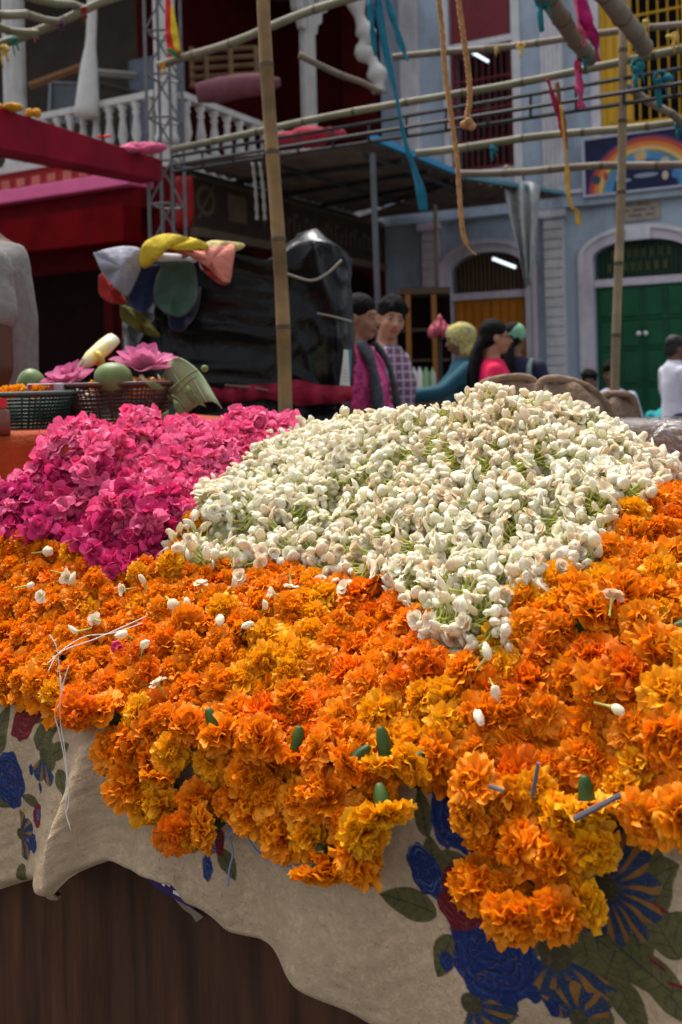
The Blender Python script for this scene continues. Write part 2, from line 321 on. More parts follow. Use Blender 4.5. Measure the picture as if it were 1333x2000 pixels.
pq0, pq1 = fb(1291, 408), fb(1203, 408); pz0, pz1 = fz(1247, 432), fz(1247, 386)
plq = MB().gbox(AF - .03, AF - .001, pq0, pq1, pz0, pz1).build('stone_plaque', mat('worn_cream_stone', (.33, .28, .23), .8, .25, 8, dirt=.4), grey)
for r in range(3):
    for c in range(8):
        if (r * 5 + c) % 4 == 3: continue
        u = pq1 - .08 - c * (pq1 - pq0 - .14) / 8; zz = pz1 - .08 - r * (pz1 - pz0 - .1) / 3; MB().gbox(AF - .033, AF - .0302, u - .045, u + .012, zz - .03, zz).build('carved_lettering', mat('carving_brown', (.17, .13, .10), .8), plq)
# upper windows
def barred(b0, b1, z0, z1, m, nb, par, nh=4, fr=.05):
    w = MB(); w.gbox(AF + .02, AF + .08, b0, b0 + fr, z0, z1); w.gbox(AF + .02, AF + .08, b1 - fr, b1, z0, z1); w.gbox(AF + .02, AF + .08, b0 + fr, b1 - fr, z1 - fr, z1); w.gbox(AF + .02, AF + .08, b0 + fr, b1 - fr, z0, z0 + fr); wo_ = w.build('window', m, par)
    for i in range(1, nb): u = b0 + (b1 - b0) * i / nb; MB().tube([G(AF + .05, u, z0 + fr), G(AF + .05, u, z1 - fr)], .011, 6).build('bar', m, wo_)
    for i in range(1, nh): z = z0 + (z1 - z0) * i / nh; MB().gbox(AF + .032, AF + .066, b0 + fr, b1 - fr, z - .012, z + .012).build('crossbar', m, wo_)
    return wo_
barred(w10, w11, w1b, w1t - .001, M_maroon, 10, grey, 4); barred(w20, w21, w2b, w2t - .001, M_yel, 9, grey, 5, .07)
MB().gbox(AF + .025, AF + .055, w21 - .42, w21 - .075, w2b + .075, w2t - .08).build('shutter', M_yel, grey)
for i in range(3): MB().gbox(AF + .008, AF + .0245, w21 - .40 + i * .11, w21 - .32 + i * .11, w2b + .10, w2t - .1).build('shutter_board', M_yel, grey, bevel=.006)
MB().gbox(AF - .06, AF - .001, w10 - .02, w11 + .02, w1t, w1t + .09).build('window_lintel', M_white, grey)
MB().gbox(AF - .04, AF - .002, w10 + .03, w11 - .03, w1t + .091, w1p + .3).build('maroon_tympanum', M_maroon, grey)
for u0, u1 in ((w10 - .12, w10 - .001), (w11 + .001, w11 + .10), (w20 - .1, w20 - .001), (w21 + .001, w21 + .12)): MB().gbox(AF - .05, AF - .0015, u0, u1, zl1 + .06, 8.4).build('window_jamb', M_white, grey)
for px, py, py2, r in ((985, 505, 522, .022), (932, 95, 120, .02)):   # glowing tubes added in place of tube lights reflected in the windows
    dxl = 22; a0 = G(AF - .3, *onA(px - dxl, py, AF - .3)); a1 = G(AF - .3, *onA(px + dxl, py2, AF - .3))
    t = MB().tube([a0, (a0 + a1) / 2, a1], r, 8).build('tube_reflection', mat('reflected_tube_glow', (.7, .82, .9), .3, .01, emit=.55), None, True); tag(t, 'glowing white tube standing in for a lamp reflection before the ' + ('orange door' if py > 300 else 'maroon window'), 'lamp')
    MB().tube([a0 + AV * .03, a1 + AV * .03], .012, 6).build('tube_batten', M_white, t); MB().tube([(a0 + a1) / 2 + AV * .03, (a0 + a1) / 2 + AV * .30], .01, 5).build('bracket', mat('black_iron', (.02, .02, .022), .5), t)
# rainbow signboard
rs = AF - .20; rb0, rb1 = onA(1440, 300, rs)[0], onA(1143, 310, rs)[0]; rz0, rz1 = onA(1240, 371, rs)[1], onA(1240, 262, rs)[1]
sg_ = empty('rainbow_signboard', G(rs, (rb0 + rb1) / 2, rz0), 'navy signboard with a painted rainbow and small figures above the green door', 'sign')
MB().gbox(rs, rs + .05, rb0, rb1, rz0, rz1).build('board', mat('navy_sign_paint', (.006, .009, .045), .45, .3), sg_)
fr_ = MB(); fr_.gbox(rs - .02, rs + .055, rb1, rb1 + .035, rz0 - .03, rz1 + .03); fr_.gbox(rs - .02, rs + .055, rb0 - .035, rb0, rz0 - .03, rz1 + .03); fr_.gbox(rs - .02, rs + .055, rb0, rb1, rz0 - .03, rz0); fr_.gbox(rs - .02, rs + .055, rb0, rb1, rz1, rz1 + .03); fr_.build('frame', mat('sign_frame_grey', (.38, .38, .46), .5, .1), sg_)
rcb, rcz = onA(1262, 372, rs); hw = abs(rcb - rb1) * .98; hh = (rz1 - rcz) * .97
bands = ((1.0, .955, (.10, .03, .12)), (.955, .88, (.42, .06, .03)), (.88, .80, (.60, .19, .04)), (.80, .73, (.62, .38, .13)), (.73, .68, (.16, .24, .14)), (.68, .56, (.07, .22, .42)), (.56, .52, (.02, .10, .16)))
for i, (r1, r0, c) in enumerate(bands):
    t = MB(); n = 28
    for k_ in range(n):
        q0, q1 = math.pi * k_ / n, math.pi * (k_ + 1) / n; f = lambda u, w, z: G(rs + w, u, z)
        cl_ = lambda u: max(rb0 + .004, min(rb1 - .004, u)); cz_ = lambda z: max(rz0 + .003, min(rz1 - .003, z))
        pt = lambda r, q: (cl_(rcb + hw * r * math.cos(q)), cz_(rcz + hh * r * math.sin(q)))
        t.prism([pt(r1, q0), pt(r1, q1), pt(r0, q1), pt(r0, q0)], f, -.004, -.001)
    t.build('rainbow_band', mat(f'rainbow_paint_{i}', c, .5, .12), sg_)
def blob(px, py, rx, ry, c, nm, name='painted_figure', off=.005):
    b, z = onA(px, py, rs); t = MB(); t.prism([(b + rx * math.cos(2 * math.pi * i / 12), z + ry * math.sin(2 * math.pi * i / 12)) for i in range(12)], lambda u, w, z: G(rs + w, u, z), -off - .002, -off); t.build(name, mat(nm, c, .5, .15), sg_)
blob(1252, 305, .085, .085, (.30, .32, .38), 'figure_grey'); blob(1252, 305, .055, .055, (.58, .33, .07), 'figure_yellow', off=.008)
for x, y, rx, ry, c, nm in ((1208, 312, .035, .05, (.5, .4, .3), 'figure_skin'), (1300, 315, .06, .06, (.5, .38, .34), 'figure_skin'), (1184, 345, .03, .06, (.4, .05, .07), 'figure_red'), (1208, 348, .03, .05, (.4, .4, .44), 'figure_grey'), (1262, 342, .16, .03, (.22, .26, .34), 'figure_slate'), (1300, 342, .04, .06, (.45, .38, .36), 'figure_skin'), (1320, 340, .05, .05, (.06, .18, .40), 'figure_blue'), (1226, 352, .05, .02, (.4, .4, .44), 'figure_grey'), (1165, 352, .06, .06, (.02, .06, .09), 'figure_teal')): blob(x, y, rx, ry, c, nm)
# ---------------------------------------------------------------- the red house on the left, with its upstairs balcony
red = empty('red_house', G(.3, .5, 0), 'red and white two storey corner house with a balustraded balcony', 'building')
M_red = mat('red_wall_paint', (.11, .004, .006), .8, .2, 3, dirt=.5, spec=.04); M_dred = mat('dark_red_wall', (.055, .004, .005), .85, .25, 3, dirt=.4, spec=.04)
M_pink = mat('pink_cornice_paint', (.70, .12, .28), .6, .08, 4, dirt=.25); M_brn = mat('brown_core_wall', (.040, .029, .022), .85, .25, 3)
M_col = mat('cream_column_paint', (.50, .48, .45), .75, .12, 4, dirt=.75); M_sign = mat('brown_signboard', (.05, .031, .021), .7, .25, 6); M_sgl = mat('brown_sign_relief', (.13, .09, .06), .7, .2, 6)
zF = onB(358, 290, 0)[1]; zT = zF + 3.4
MB().gbox(-.05, AF - .02, -.05, 9, zF - .22, zF).build('balcony_floor', M_col, red)
MB().gbox(-.2, AF - .02, -.2, 9, zT, zT + .2).build('balcony_ceiling', mat('ceiling_brown', (.10, .075, .06), .85), red)
MB().gbox(1.7, AF - .02, 1.7, 1.85, zF + .001, zT - .001).build('upper_wall', M_dred, red); MB().gbox(1.7, 1.85, 1.851, 9, zF + .001, zT - .001).build('upper_wall', M_brn, red)
MB().gbox(AF - .15, AF - .021, 0, 1.69, zF + .001, zT - .001).build('upper_wall', M_dred, red)
def column(a, b, r, flut=True):
    c = MB().lathe([(r * 1.25, 0), (r * 1.25, .08), (r * 1.05, .12), (r, .3), (r * .93, zT - zF - .3), (r * 1.05, zT - zF - .2), (r * 1.4, zT - zF - .1), (r * 1.4, zT - zF - .002)], G(a, b, zF + .002), 16).build('column', M_col, red, True)
    for i in range(8): q = math.pi * 2 * i / 8; MB().gbox(a + math.cos(q) * r * .93 - .012, a + math.cos(q) * r * .93 + .012, b + math.sin(q) * r * .93 - .012, b + math.sin(q) * r * .93 + .012, zF + .35, zT - .35).build('flute', M_col, c)
    return c
ac2 = onB(604, 200, .05)[0]; column(.0, .05, .105); column(ac2, .05, .10); column(.05, onA(30, 200, .05)[0], .12)
aB = onB(470, 200, 0)[0]; rt = onB(372, 188, 0)[1]
def balustrade(pts_, n, label):
    """pts_: function t -> (a, b), along the balcony edge"""
    bl = MB(); (a0, b0), (a1, b1) = pts_(0), pts_(1); w = .06
    if a0 == a1: bl.gbox(a0 - w, a0 + w, b0, b1, rt - .07, rt)
    else: bl.gbox(a0, a1, b0 - w, b0 + w, rt - .07, rt)
    par = bl.build('balustrade_rail', M_col, red)
    for i in range(n):
        a, b = pts_((i + .5) / n); h = rt - .07 - zF - .005; MB().lathe([(.055, 0), (.055, .05), (.03, .08), (.058, h * .35), (.045, h * .5), (.03, h * .72), (.045, h * .80), (.028, h * .84), (.055, h * .93), (.055, h)], G(a, b, zF + .003), 10).build('baluster', M_col, par, True)
balustrade(lambda t: (.16 + t * 2.0, .0), 8, ''); balustrade(lambda t: (.0, .17 + t * 2.1), 11, '')
def bracket(a, b, flip, sc=1.0, drop=1.0):
    prof = [(0, 0), (.08, .03), (.12, .16), (.22, .22), (.24, .36), (.38, .42), (.40, .56), (.58, .62), (.60, .74), (.44, .74), (.36, .66), (.26, .60), (.16, .46), (.06, .36), (0, .2)]
    MB().prism([(flip * x * sc, (zT - .12 - .74 * sc) + z * sc * drop) for x, z in prof], lambda u, w, z: G(a + u, b + w, z), -.05, .05).build('column_bracket', M_col, red, bevel=.01)
zT_save = zT
zb = onB(640, 30, .05)[1]; zT = zb + .45; bracket(ac2 + .1, .05, 1, 1.0); bracket(ac2 - .1, .05, -1, 1.0); zT = zT_save
# carved white bracket hanging from the roof corner
cb = [P(690, -20, 12.6), P(702, 30, 12.6), P(716, 70, 12.6), P(708, 95, 12.6), P(728, 120, 12.6), P(738, 150, 12.6), P(742, 180, 12.6)]
MB().tube(spline(cb, 24), [.10 + .035 * math.sin(i * 1.1) for i in range(24)], 8).build('carved_bracket', M_col, red, True)
# ground floor, left face
zc0, zc1 = onA(0, 398, -.4)[1], onA(0, 372, -.4)[1]
MB().gbox(.02, .2, .0, 9, 0.001, zF - .221).build('ground_wall', M_red, red)
MB().gbox(-.40, .019, .25, 9, zc0, zc1).build('pink_cornice', M_pink, red, bevel=.015); MB().gbox(-.26, .0195, .22, 9, zc0 - .22, zc0 - .001).build('cornice_soffit', M_red, red)
MB().gbox(-.10, .0185, .2, 9, zc1 + .001, zF - .05).build('red_frieze', mat('red_frieze_paint', (.30, .010, .010), .6, .2, 5), red); MB().gbox(-.16, .0182, .2, 9, zF - .049, zF + .03).build('white_string_course', M_col, red)
for i in range(22): u = .35 + i * .24; MB().gbox(-.112, -.1005, u, u + .13, zc1 + .06 + .03 * (i % 2), zF - .12).build('frieze_ornament', mat('frieze_pale_red', (.46, .13, .10), .6, .2), red)
MB().gbox(-.55, -.262, .2, 9, zc0 - .60, zc0 - .225).build('valance', mat('crimson_valance', (.12, .002, .004), .85, .3, 3, spec=.04, bump=.5, bscale=8), red)
for u in (.9, 2.6, 4.4): MB().gbox(-.05, .0195, u, u + 1.1, .002, zc0 - .8).build('doorway_shade_panel', mat('interior_shade_black', (.010, .004, .004), .95, spec=.02), red); MB().gbox(-.10, .018, u - .12, u - .001, .001, zc0 - .75).build('door_post', M_dred, red)  # flat near-black panels: the shade inside open doorways, put into the colour
# ground floor, right face: brown signboards above panels with the shops' inner shade painted in
zs1, zs0 = onB(386, 352, -.03)[1], onB(386, 446, -.03)[1]
MB().gbox(.201, AF - .021, .0, .16, 0.001, zF - .222).build('shop_wall', M_dred, red)
sb = MB().gbox(.30, AF - .2, -.06, -.001, zs0, zs1).build('signboard', M_sign, red)
MB().gbox(.28, AF - .2, -.11, -.002, zs0 - .10, zs0 - .002).build('sign_moulding', M_sgl, red); MB().gbox(.28, AF - .2, -.10, -.002, zs1 + .002, zs1 + .06).build('sign_moulding', M_sgl, red)
ea, ez = onB(402, 392, -.06); t = MB()
for k_ in range(20):
    q0, q1 = 2 * math.pi * k_ / 20, 2 * math.pi * (k_ + 1) / 20; t.prism([(ea + .17 * math.cos(q0), ez + .17 * math.sin(q0)), (ea + .17 * math.cos(q1), ez + .17 * math.sin(q1)), (ea + .12 * math.cos(q1), ez + .12 * math.sin(q1)), (ea + .12 * math.cos(q0), ez + .12 * math.sin(q0))], lambda u, w, z: G(u, w, z), -.066, -.0605)
t.prism([(ea - .16, ez - .20), (ea - .13, ez - .21), (ea + .17, ez + .20), (ea + .14, ez + .21)], lambda u, w, z: G(u, w, z), -.070, -.0665); t.build('emblem', M_sgl, sb)
MB().gbox(ea + .42, ea + .78, -.066, -.0605, ez - .16, ez + .14).build('sign_plate', M_sgl, sb)
for i in range(22):
    u = ea + 1.15 + i * .135; h = (.20, .26, .16, .24)[i % 4]; MB().gbox(u, u + .035, -.066, -.0605, ez - .16, ez - .16 + h).build('lettering', M_sgl, sb)
    if i % 3: MB().gbox(u + .036, u + .09, -.065, -.0605, ez - .16 + h - .05, ez - .16 + h).build('lettering', M_sgl, sb)
for i, u in enumerate((.6, 2.0, 3.4)):
    MB().gbox(u, u + 1.1, -.03, -.001, .002, zs0 - .35).build('shopfront_shade_panel', mat('interior_shade_black', (.010, .004, .004), .95, spec=.02), red); MB().gbox(u - .16, u - .002, -.10, -.002, .001, zs0 - .11).build('door_post', mat('dark_red_post', (.09, .012, .012), .7, .2), red)  # flat panel on the wall, its near-black colour paints the dark shop interior
    MB().prism([(u, zs0 - .349)] + [(u + .55 - .55 * math.cos(math.pi * k_ / 12), zs0 - .349 + .20 * math.sin(math.pi * k_ / 12)) for k_ in range(1, 12)] + [(u + 1.1, zs0 - .349)], lambda a, w, z: G(a, w, z), -.03, -.001).build('shop_arch_shade', mat('interior_shade_black', (.010, .004, .004), .95, spec=.02), red)  # arched top of the same painted interior shade
# red drape at the corner
dr = MB(); n = 12
for k_ in range(3):
    a0 = P(350 + k_ * 9, 345, 9.6); a1 = P(352 + k_ * 8, 445, 9.6); dr.tube(spline([a0, (a0 + a1) / 2 + Vector((.01, .02, 0)), a1], 8), [.035, .04, .045, .04, .045, .05, .045, .02], 8)
tag(dr.build('corner_drape', mat('scarlet_cloth', (.20, .002, .004), .7, .2), None, True), 'scarlet cloth drape hanging at the corner of the brown signboard', 'drape')
# things on the balcony
def thing_mesh(o, label, cat): return tag(o, label, cat)
thing_mesh(MB().tube([P(385, 182, 9.9), P(430, 176, 9.9), P(470, 168, 9.9), P(512, 164, 9.9), P(548, 160, 9.9)], [.10, .13, .12, .11, .04], 12).build('rolled_cloth', mat('plum_cloth', (.15, .05, .065), .8, .2, 8, bump=.4), None, True), 'rolled plum coloured cloth lying along the balcony rail', 'cloth roll')
glp = empty('leaning_pane', P(140, 235, 12.2), 'dark glass pane in a grey frame leaning inside the balcony', 'pane')
MB().add([P(96, 236, 12.2), P(150, 238, 12.2), P(188, 165, 12.3), P(100, 162, 12.3)], [(0, 1, 2, 3)]).build('glass', mat('dusty_glass', (.10, .11, .12), .15, .2), glp); solid(glp.children[0], .01)
MB().tube([P(96, 237, 12.18), P(150, 239, 12.18), P(190, 164, 12.28), P(99, 161, 12.28), P(96, 237, 12.18)], .02, 6).build('frame', mat('grey_alu', (.3, .3, .32), .4), glp)
for i, (x0, y0, x1, y1, dd, c, lb) in enumerate(((58, 168, 170, 126, 11.6, (.22, .10, .045), 'orange brown timber beam propped inside the balcony'), (180, 140, 300, 150, 11.8, (.30, .26, .22), 'pale board lying across the balcony clutter'), (195, 165, 290, 190, 11.7, (.06, .045, .04), 'dark plank leaning behind the balusters'))):
    tag(MB().tube([P(x0, y0, dd), P(x1, y1, dd + .3)], .045, 4).build('timber', mat(f'old_timber_{i}', c, .75, .25, 6, stretch=(1, 6, 1))), lb, 'timber')
pc = MB(); pc.tube(spline([P(181, -30, 10.9), P(179, 60, 10.9), P(174, 140, 10.9), P(170, 228, 10.9)], 14), [.055] * 6 + [.06, .075, .09, .10, .11, .12, .13, .14], 10)
tag(pc.build('cloth_wrapped_post', mat('white_sheet', (.55, .53, .49), .8, .1, 8, bump=.5), None, True), 'thin white post wrapped in a sheet behind the balcony rail', 'post')
gr = empty('slatted_grille', P(440, 165, 12.4), 'brown slatted wooden grille on the balcony behind the plum roll', 'grille')
for i in range(5): MB().tube([P(372, 100 + i * 17, 12.4), P(502, 92 + i * 17, 12.8)], .028, 4).build('slat', mat('grille_wood', (.19, .115, .055), .7, .25), gr)
for x in (374, 402, 450, 500): MB().tube([P(x, 92, 12.45), P(x + 3, 172, 12.45)], .03, 4).build('stile', mat('grille_wood', (.19, .115, .055), .7), gr)
MB().gbox(1.0, 1.05, .6, 1.4, zF + .01, zF + 1.4).build('grille_door', mat('blue_grey_door', (.10, .12, .15), .6, .2), red)
for i, (x, y, r, c, lb) in enumerate(((563, 273, .12, (.35, .03, .05), 'crimson bundle'), (605, 268, .16, (.33, .02, .04), 'larger crimson bundle'), (650, 262, .10, (.36, .04, .06), 'small crimson bundle'), (590, 280, .06, (.05, .07, .20), 'navy bundle'))):
    q_ = P(x, y, 9.2); o = MB().ell(q_, (r * 1.3, r, r * .62), n=12, m=8); oo = o.build('cloth_bundle', mat(f'bundle_cloth_{i}', c, .8, .3, 14, bump=.8), None, True); tag(oo, lb + ' of cloth lying on the awning edge', 'bundle')
# ---------------------------------------------------------------- tin awning between the two houses
aw = empty('tin_awning', P(730, 560, 9.3), 'corrugated tin awning with bright blue edge on thin posts', 'awning')
M_tin = mat('rusty_tin_underside', (.17, .125, .10), .7, .35, 5, dirt=.7); M_blue = mat('bright_blue_edge', (.04, .27, .48), .4, .12, 6)
def corrug(name, c00, c10, c11, c01, par, n=120, amp=.018, m=None):
    """sheet with corners near-inner, near-outer, far-outer, far-inner; ribs run outward"""
    V = []; 
    for i in range(n + 1):
        t_ = i / n; e = amp * math.sin(t_ * n * math.pi / 3); a_ = c00.lerp(c01, t_); b_ = c10.lerp(c11, t_); V += [a_ + Vector((0, 0, e)), b_ + Vector((0, 0, e))]
    o = MB().add(V, [(2 * i, 2 * i + 1, 2 * i + 3, 2 * i + 2) for i in range(n)]).build(name, m or M_tin, par); solid(o, .004); return o
n00, n10, n11, n01 = P(345, 318, 10.4), P(728, 280, 9.27), P(922, 358, 12.2), G(4.0, .0, onB(386, 330, 0)[1])
corrug('tin_sheet', n00, n10, n11, n01, aw)
f10, f11 = P(903, 352, 11.6), P(1096, 383, 12.9); f01 = G(AF - .2, -.2, f11.z + .1); f00 = n01 + Vector((0, 0, -.12))
corrug('tin_sheet', f00, f10, f11, f01, aw, 60)
def edge(name, a_, b_, h, t, m):
    up = Vector((0, 0, 1)); d_ = (b_ - a_).normalized(); sd = d_.cross(up).normalized() * t; MB().hexa([a_ - sd, b_ - sd, b_ + sd, a_ + sd, a_ - sd + up * h, b_ - sd + up * h, b_ + sd + up * h, a_ + sd + up * h]).build(name, m, aw)
edge('blue_edge', n10 + Vector((0, 0, .012)), n11 + Vector((0, 0, .012)), .06, .05, M_blue); edge('blue_edge', f10 + Vector((0, 0, .012)), f11 + Vector((0, 0, .012)), .045, .06, mat('faded_teal_edge', (.09, .24, .29), .5, .2, 6))
MB().gbox(AF - .3, AF - .0225, .0, .5, zF + .002, zT - .003).build('end_pier', M_dred, red)
for k_ in range(1, 4): MB().tube([n00.lerp(n01, k_ / 4) - Vector((0, 0, .06)), n10.lerp(n11, k_ / 4) - Vector((0, 0, .06))], .025, 6).build('rafter', mat('dark_steel', (.03, .028, .03), .5, .2), aw)
for k_ in (.05, .5, .95): MB().tube([n00.lerp(n10, k_) - Vector((0, 0, .09)), n01.lerp(n11, k_) - Vector((0, 0, .09))], .022, 6).build('purlin', mat('dark_steel', (.03, .028, .03), .5), aw)
pt = P(728, 300, 9.3); MB().tube([pt, Vector((pt.x + .03, pt.y, 0))], .028, 8).build('post', mat('grey_pipe', (.10, .10, .11), .5, .2), aw)
pt = P(850, 400, 10.6); MB().tube([pt, Vector((pt.x, pt.y, 0))], .022, 8).build('post', mat('brown_pipe', (.10, .06, .045), .6, .2), aw)
# pale rag hanging from the awning's corner
rg = []; 
rows = [(360, 982, 1056), (400, 990, 1052), (440, 1000, 1050), (490, 1012, 1046), (530, 1022, 1042), (560, 1026, 1036)]; nc = 15; V = []
for y, x0, x1 in rows:
    for c in range(nc): t_ = c / (nc - 1); V.append(P(x0 + (x1 - x0) * t_, y + 6 * math.sin(t_ * 7), 12.3 + .10 * math.sin(t_ * 16 + y * .01)))
o = MB().add(V, [(i * nc + c, i * nc + c + 1, (i + 1) * nc + c + 1, (i + 1) * nc + c) for i in range(len(rows) - 1) for c in range(nc - 1)]).build('pale_rag', mat('grey_white_rag', (.36, .37, .36), .85, .3, 9, dirt=.6), None, True, subsurf=1); solid(o, .006); tag(o, 'pale grey rag hanging from the far corner of the awning', 'rag')
# little shop under the awning
ks = empty('shop_cabinet', P(810, 820, 8.6), 'dark wooden shop cabinet with orange posts under the awning', 'cabinet'); M_kw = mat('cabinet_wood', (.06, .035, .02), .6, .3, 6); M_ko = mat('orange_varnish', (.20, .075, .012), .5, .2, 6)
def pbox(x0, y0, x1, y1, dep, th, name, m, par, bev=0):
    a_, b_ = P(x0, y1, dep), P(x1, y0, dep); v = [(a_.x, dep, a_.z), (b_.x, dep, a_.z), (b_.x, dep + th, a_.z), (a_.x, dep + th, a_.z), (a_.x, dep, b_.z), (b_.x, dep, b_.z), (b_.x, dep + th, b_.z), (a_.x, dep + th, b_.z)]; return MB().hexa(v).build(name, m, par, bevel=bev)
pbox(782, 560, 880, 575, 8.6, .5, 'top_board', M_kw, ks); pbox(782, 575, 880, 860, 9.05, .03, 'back_board', mat('interior_shade_black', (.010, .004, .004), .95, spec=.02), ks)
for x in (797, 848): pbox(x, 575, x + 4.5, 770, 8.58, .04, 'post', M_ko, ks)
for y in (640, 700, 762): pbox(783, y, 879, y + 7, 8.62, .42, 'shelf', M_kw, ks)
pbox(782, 772, 900, 1010, 8.5, .55, 'counter', M_kw, ks)
for i, (x, c) in enumerate(((812, (.62, .6, .56)), (824, (.60, .56, .54)), (837, (.20, .36, .16)), (851, (.30, .40, .30)))):
    a_ = P(x, 771, 8.45); tag(MB().lathe([(.028, 0), (.03, .02), (.03, .17), (.024, .20), (.012, .215), (.012, .235)], a_ + Vector((0, .15, .0)), 10).build('bottle', mat(f'bottle_{i}', c, .35, .1), None, True), ('white bottle standing at the shop counter end', 'white bottle standing second along the shop counter', 'green bottle standing on the shop counter', 'pale green bottle standing by the lotus cluster on the counter')[i], 'bottle')
lt = empty('lotus_cluster', P(860, 640, 7.6), 'hanging cluster of pink lotus buds by the shop', 'flower cluster')
for i in range(16):
    q_ = 2 * math.pi * i / 10; c0 = P(860, 648, 7.6) + (Vector((.07 * math.cos(q_), .07 * math.sin(q_), .012 * math.sin(i * 2.0))) if i < 10 else Vector((.035 * math.cos(i * 1.3), .035 * math.sin(i * 1.3), .035)) if i < 15 else Vector((0, 0, .085))); MB().lathe([(.004, -.045), (.020, -.032), (.027, 0), (.020, .026), (.003, .05)], c0, 8).build('lotus_bud', mat('dusty_pink_bud', (.36, .06, .09), .55, .3, 20), lt, True)
MB().tube([P(860, 655, 7.6), Vector((P(860, 655, 7.6).x, 7.6, 0))], .014, 6).build('stand', mat('black_iron', (.02, .02, .022), .5), lt)
# ================================================================ scaffold of bamboo and lattice steel, ropes, ribbons, flags
M_bam = mat('dry_bamboo', (.215, .16, .095), .6, .30, 5, bump=.1, stretch=(1.5, 1.5, 1.5), dirt=.35); M_bam2 = mat('weathered_bamboo', (.16, .125, .088), .65, .3, 5, dirt=.4); M_bam3 = mat('greenish_bamboo', (.165, .15, .092), .6, .3, 5, dirt=.3); M_bam4 = mat('golden_bamboo', (.17, .108, .045), .7, .5, 6, bump=.12, dirt=.45)
M_node = mat('bamboo_node_ring', (.085, .062, .036), .7, .4, 30)
def bamboo(p0, p1, r, label, m=None, seg=.34, name='bamboo_pole', taper=.85, wob=.012):
    p0, p1 = Vector(p0), Vector(p1); L = (p1 - p0).length; n = max(2, int(L / seg)); pts, rad = [], []; ph = random.random() * 6
    ax = frame_z(p1 - p0); wx, wy = ax.col[0], ax.col[1]
    for i in range(n):
        for f, k in ((0.0, 1.10), (.03, 1.0), (.5, .955), (.97, 1.0)):
            t = (i + f) / n; pts.append(p0.lerp(p1, t) + (wx * math.sin(t * 5 + ph) + wy * math.cos(t * 7 + ph)) * wob * math.sin(math.pi * t)); rad.append(r * k * (1 - (1 - taper) * t))
    pts.append(p1); rad.append(r * taper); mb_ = MB().tube(pts, rad, 12); mb_.m = [1 if (fi // 12) < len(pts) - 1 and (fi // 12) % 4 in (3, 0) and 3 < fi // 12 else 0 for fi in range(len(mb_.f))]; o = mb_.build(name, [m or M_bam, M_node], None, True, recalc=False); return tag(o, label, 'bamboo pole')
def drop(p): return Vector((p.x, p.y, 0))
b0 = P(557, 842, 3.2); b1 = P(513, -40, 3.25); dv = (b0 - b1); base = b0 + dv * (b0.z / -dv.z)
bamboo(base, b1, .0235, 'thick golden brown bamboo pole rising from behind the jasmine in mid picture', M_bam4, seg=.26, taper=.95)
b0 = P(1205, 752, 4.95); b1 = P(1219, -40, 5.0); dv = b0 - b1; bamboo(b0 + dv * (b0.z / -dv.z), b1, .0235, 'pale upright bamboo pole in front of the green door', M_bam, taper=.95)
gA, gB = P(338, 292, 6.5), P(1420, 78, 4.75)
bamboo(gA, gB, .023, 'long bamboo pole tied along the top of the steel lattice girder', M_bam3, taper=.9)
bamboo(P(312, 128, 6.4), P(720, -14, 4.9), .026, 'bamboo pole slanting up from the lattice tower to the top edge', M_bam3)
bamboo(P(815, 300, 6.6), P(1400, 228, 5.5), .026, 'bamboo pole crossing just above the rainbow signboard', M_bam3); bamboo(P(900, 340, 6.7), P(1400, 318, 5.6), .026, 'bamboo pole crossing the middle of the rainbow signboard', M_bam2)
bamboo(P(770, 112, 7.2), P(1400, 42, 5.8), .025, 'bamboo pole crossing behind the girder before both upper windows', M_bam2)
bamboo(P(1152, 112, 4.9), P(1030, -60, 3.6), .040, 'stout bamboo end resting on the girder beside the pink ribbons', M_bam2, taper=1.0); bamboo(P(1258, 92, 4.85), P(1150, -60, 3.6), .042, 'stoutest bamboo end resting on the girder above the signboard', M_bam2, taper=1.0)
bamboo(P(1225, 168, 5.2), P(1400, 290, 5.0), .022, 'thin bamboo brace sloping down across the yellow window', M_bam2)
bamboo(P(585, 108, 8.6), P(745, 180, 8.8), .030, 'thin brown pole sloping across the balcony column', M_bam2)
bamboo(P(-30, 98, 5.2), P(270, -20, 5.4), .026, 'bamboo pole slanting up across the balcony corner', M_bam3); bamboo(P(-40, 22, 4.6), P(125, 44, 5.3), .023, 'middle one of the bamboo poles over the balcony', M_bam3); bamboo(P(-40, 48, 4.7), P(72, 64, 5.2), .022, 'lowest of the bamboo poles over the balcony', M_bam3); bamboo(P(50, -10, 4.9), P(168, 18, 5.4), .023, 'highest of the bamboo poles over the balcony', M_bam3)
M_steel = mat('black_steel', (.026, .026, .028), .5, .3, 20); M_steel2 = mat('grey_steel', (.13, .13, .135), .5, .3, 12, dirt=.3)
gd = empty('lattice_girder', P(338, 330, 6.5), 'black steel lattice girder running across under the long bamboo', 'girder')
ga = [(P(338, 306, 6.48), P(1420, 118, 4.73)), (P(338, 322, 6.3), P(1420, 148, 4.60)), (P(338, 335, 6.48), P(1420, 172, 4.73))]
for a_, b_ in ga: MB().tube([a_, b_], .011, 6).build('chord', M_steel, gd)
for i in range(1, 14):
    t = i / 14; q = [a_.lerp(b_, t) for a_, b_ in ga]; MB().tube([q[0], q[2]], .008, 5).build('rung', M_steel, gd); MB().tube([q[1], q[2]], .007, 5).build('rung', M_steel, gd)
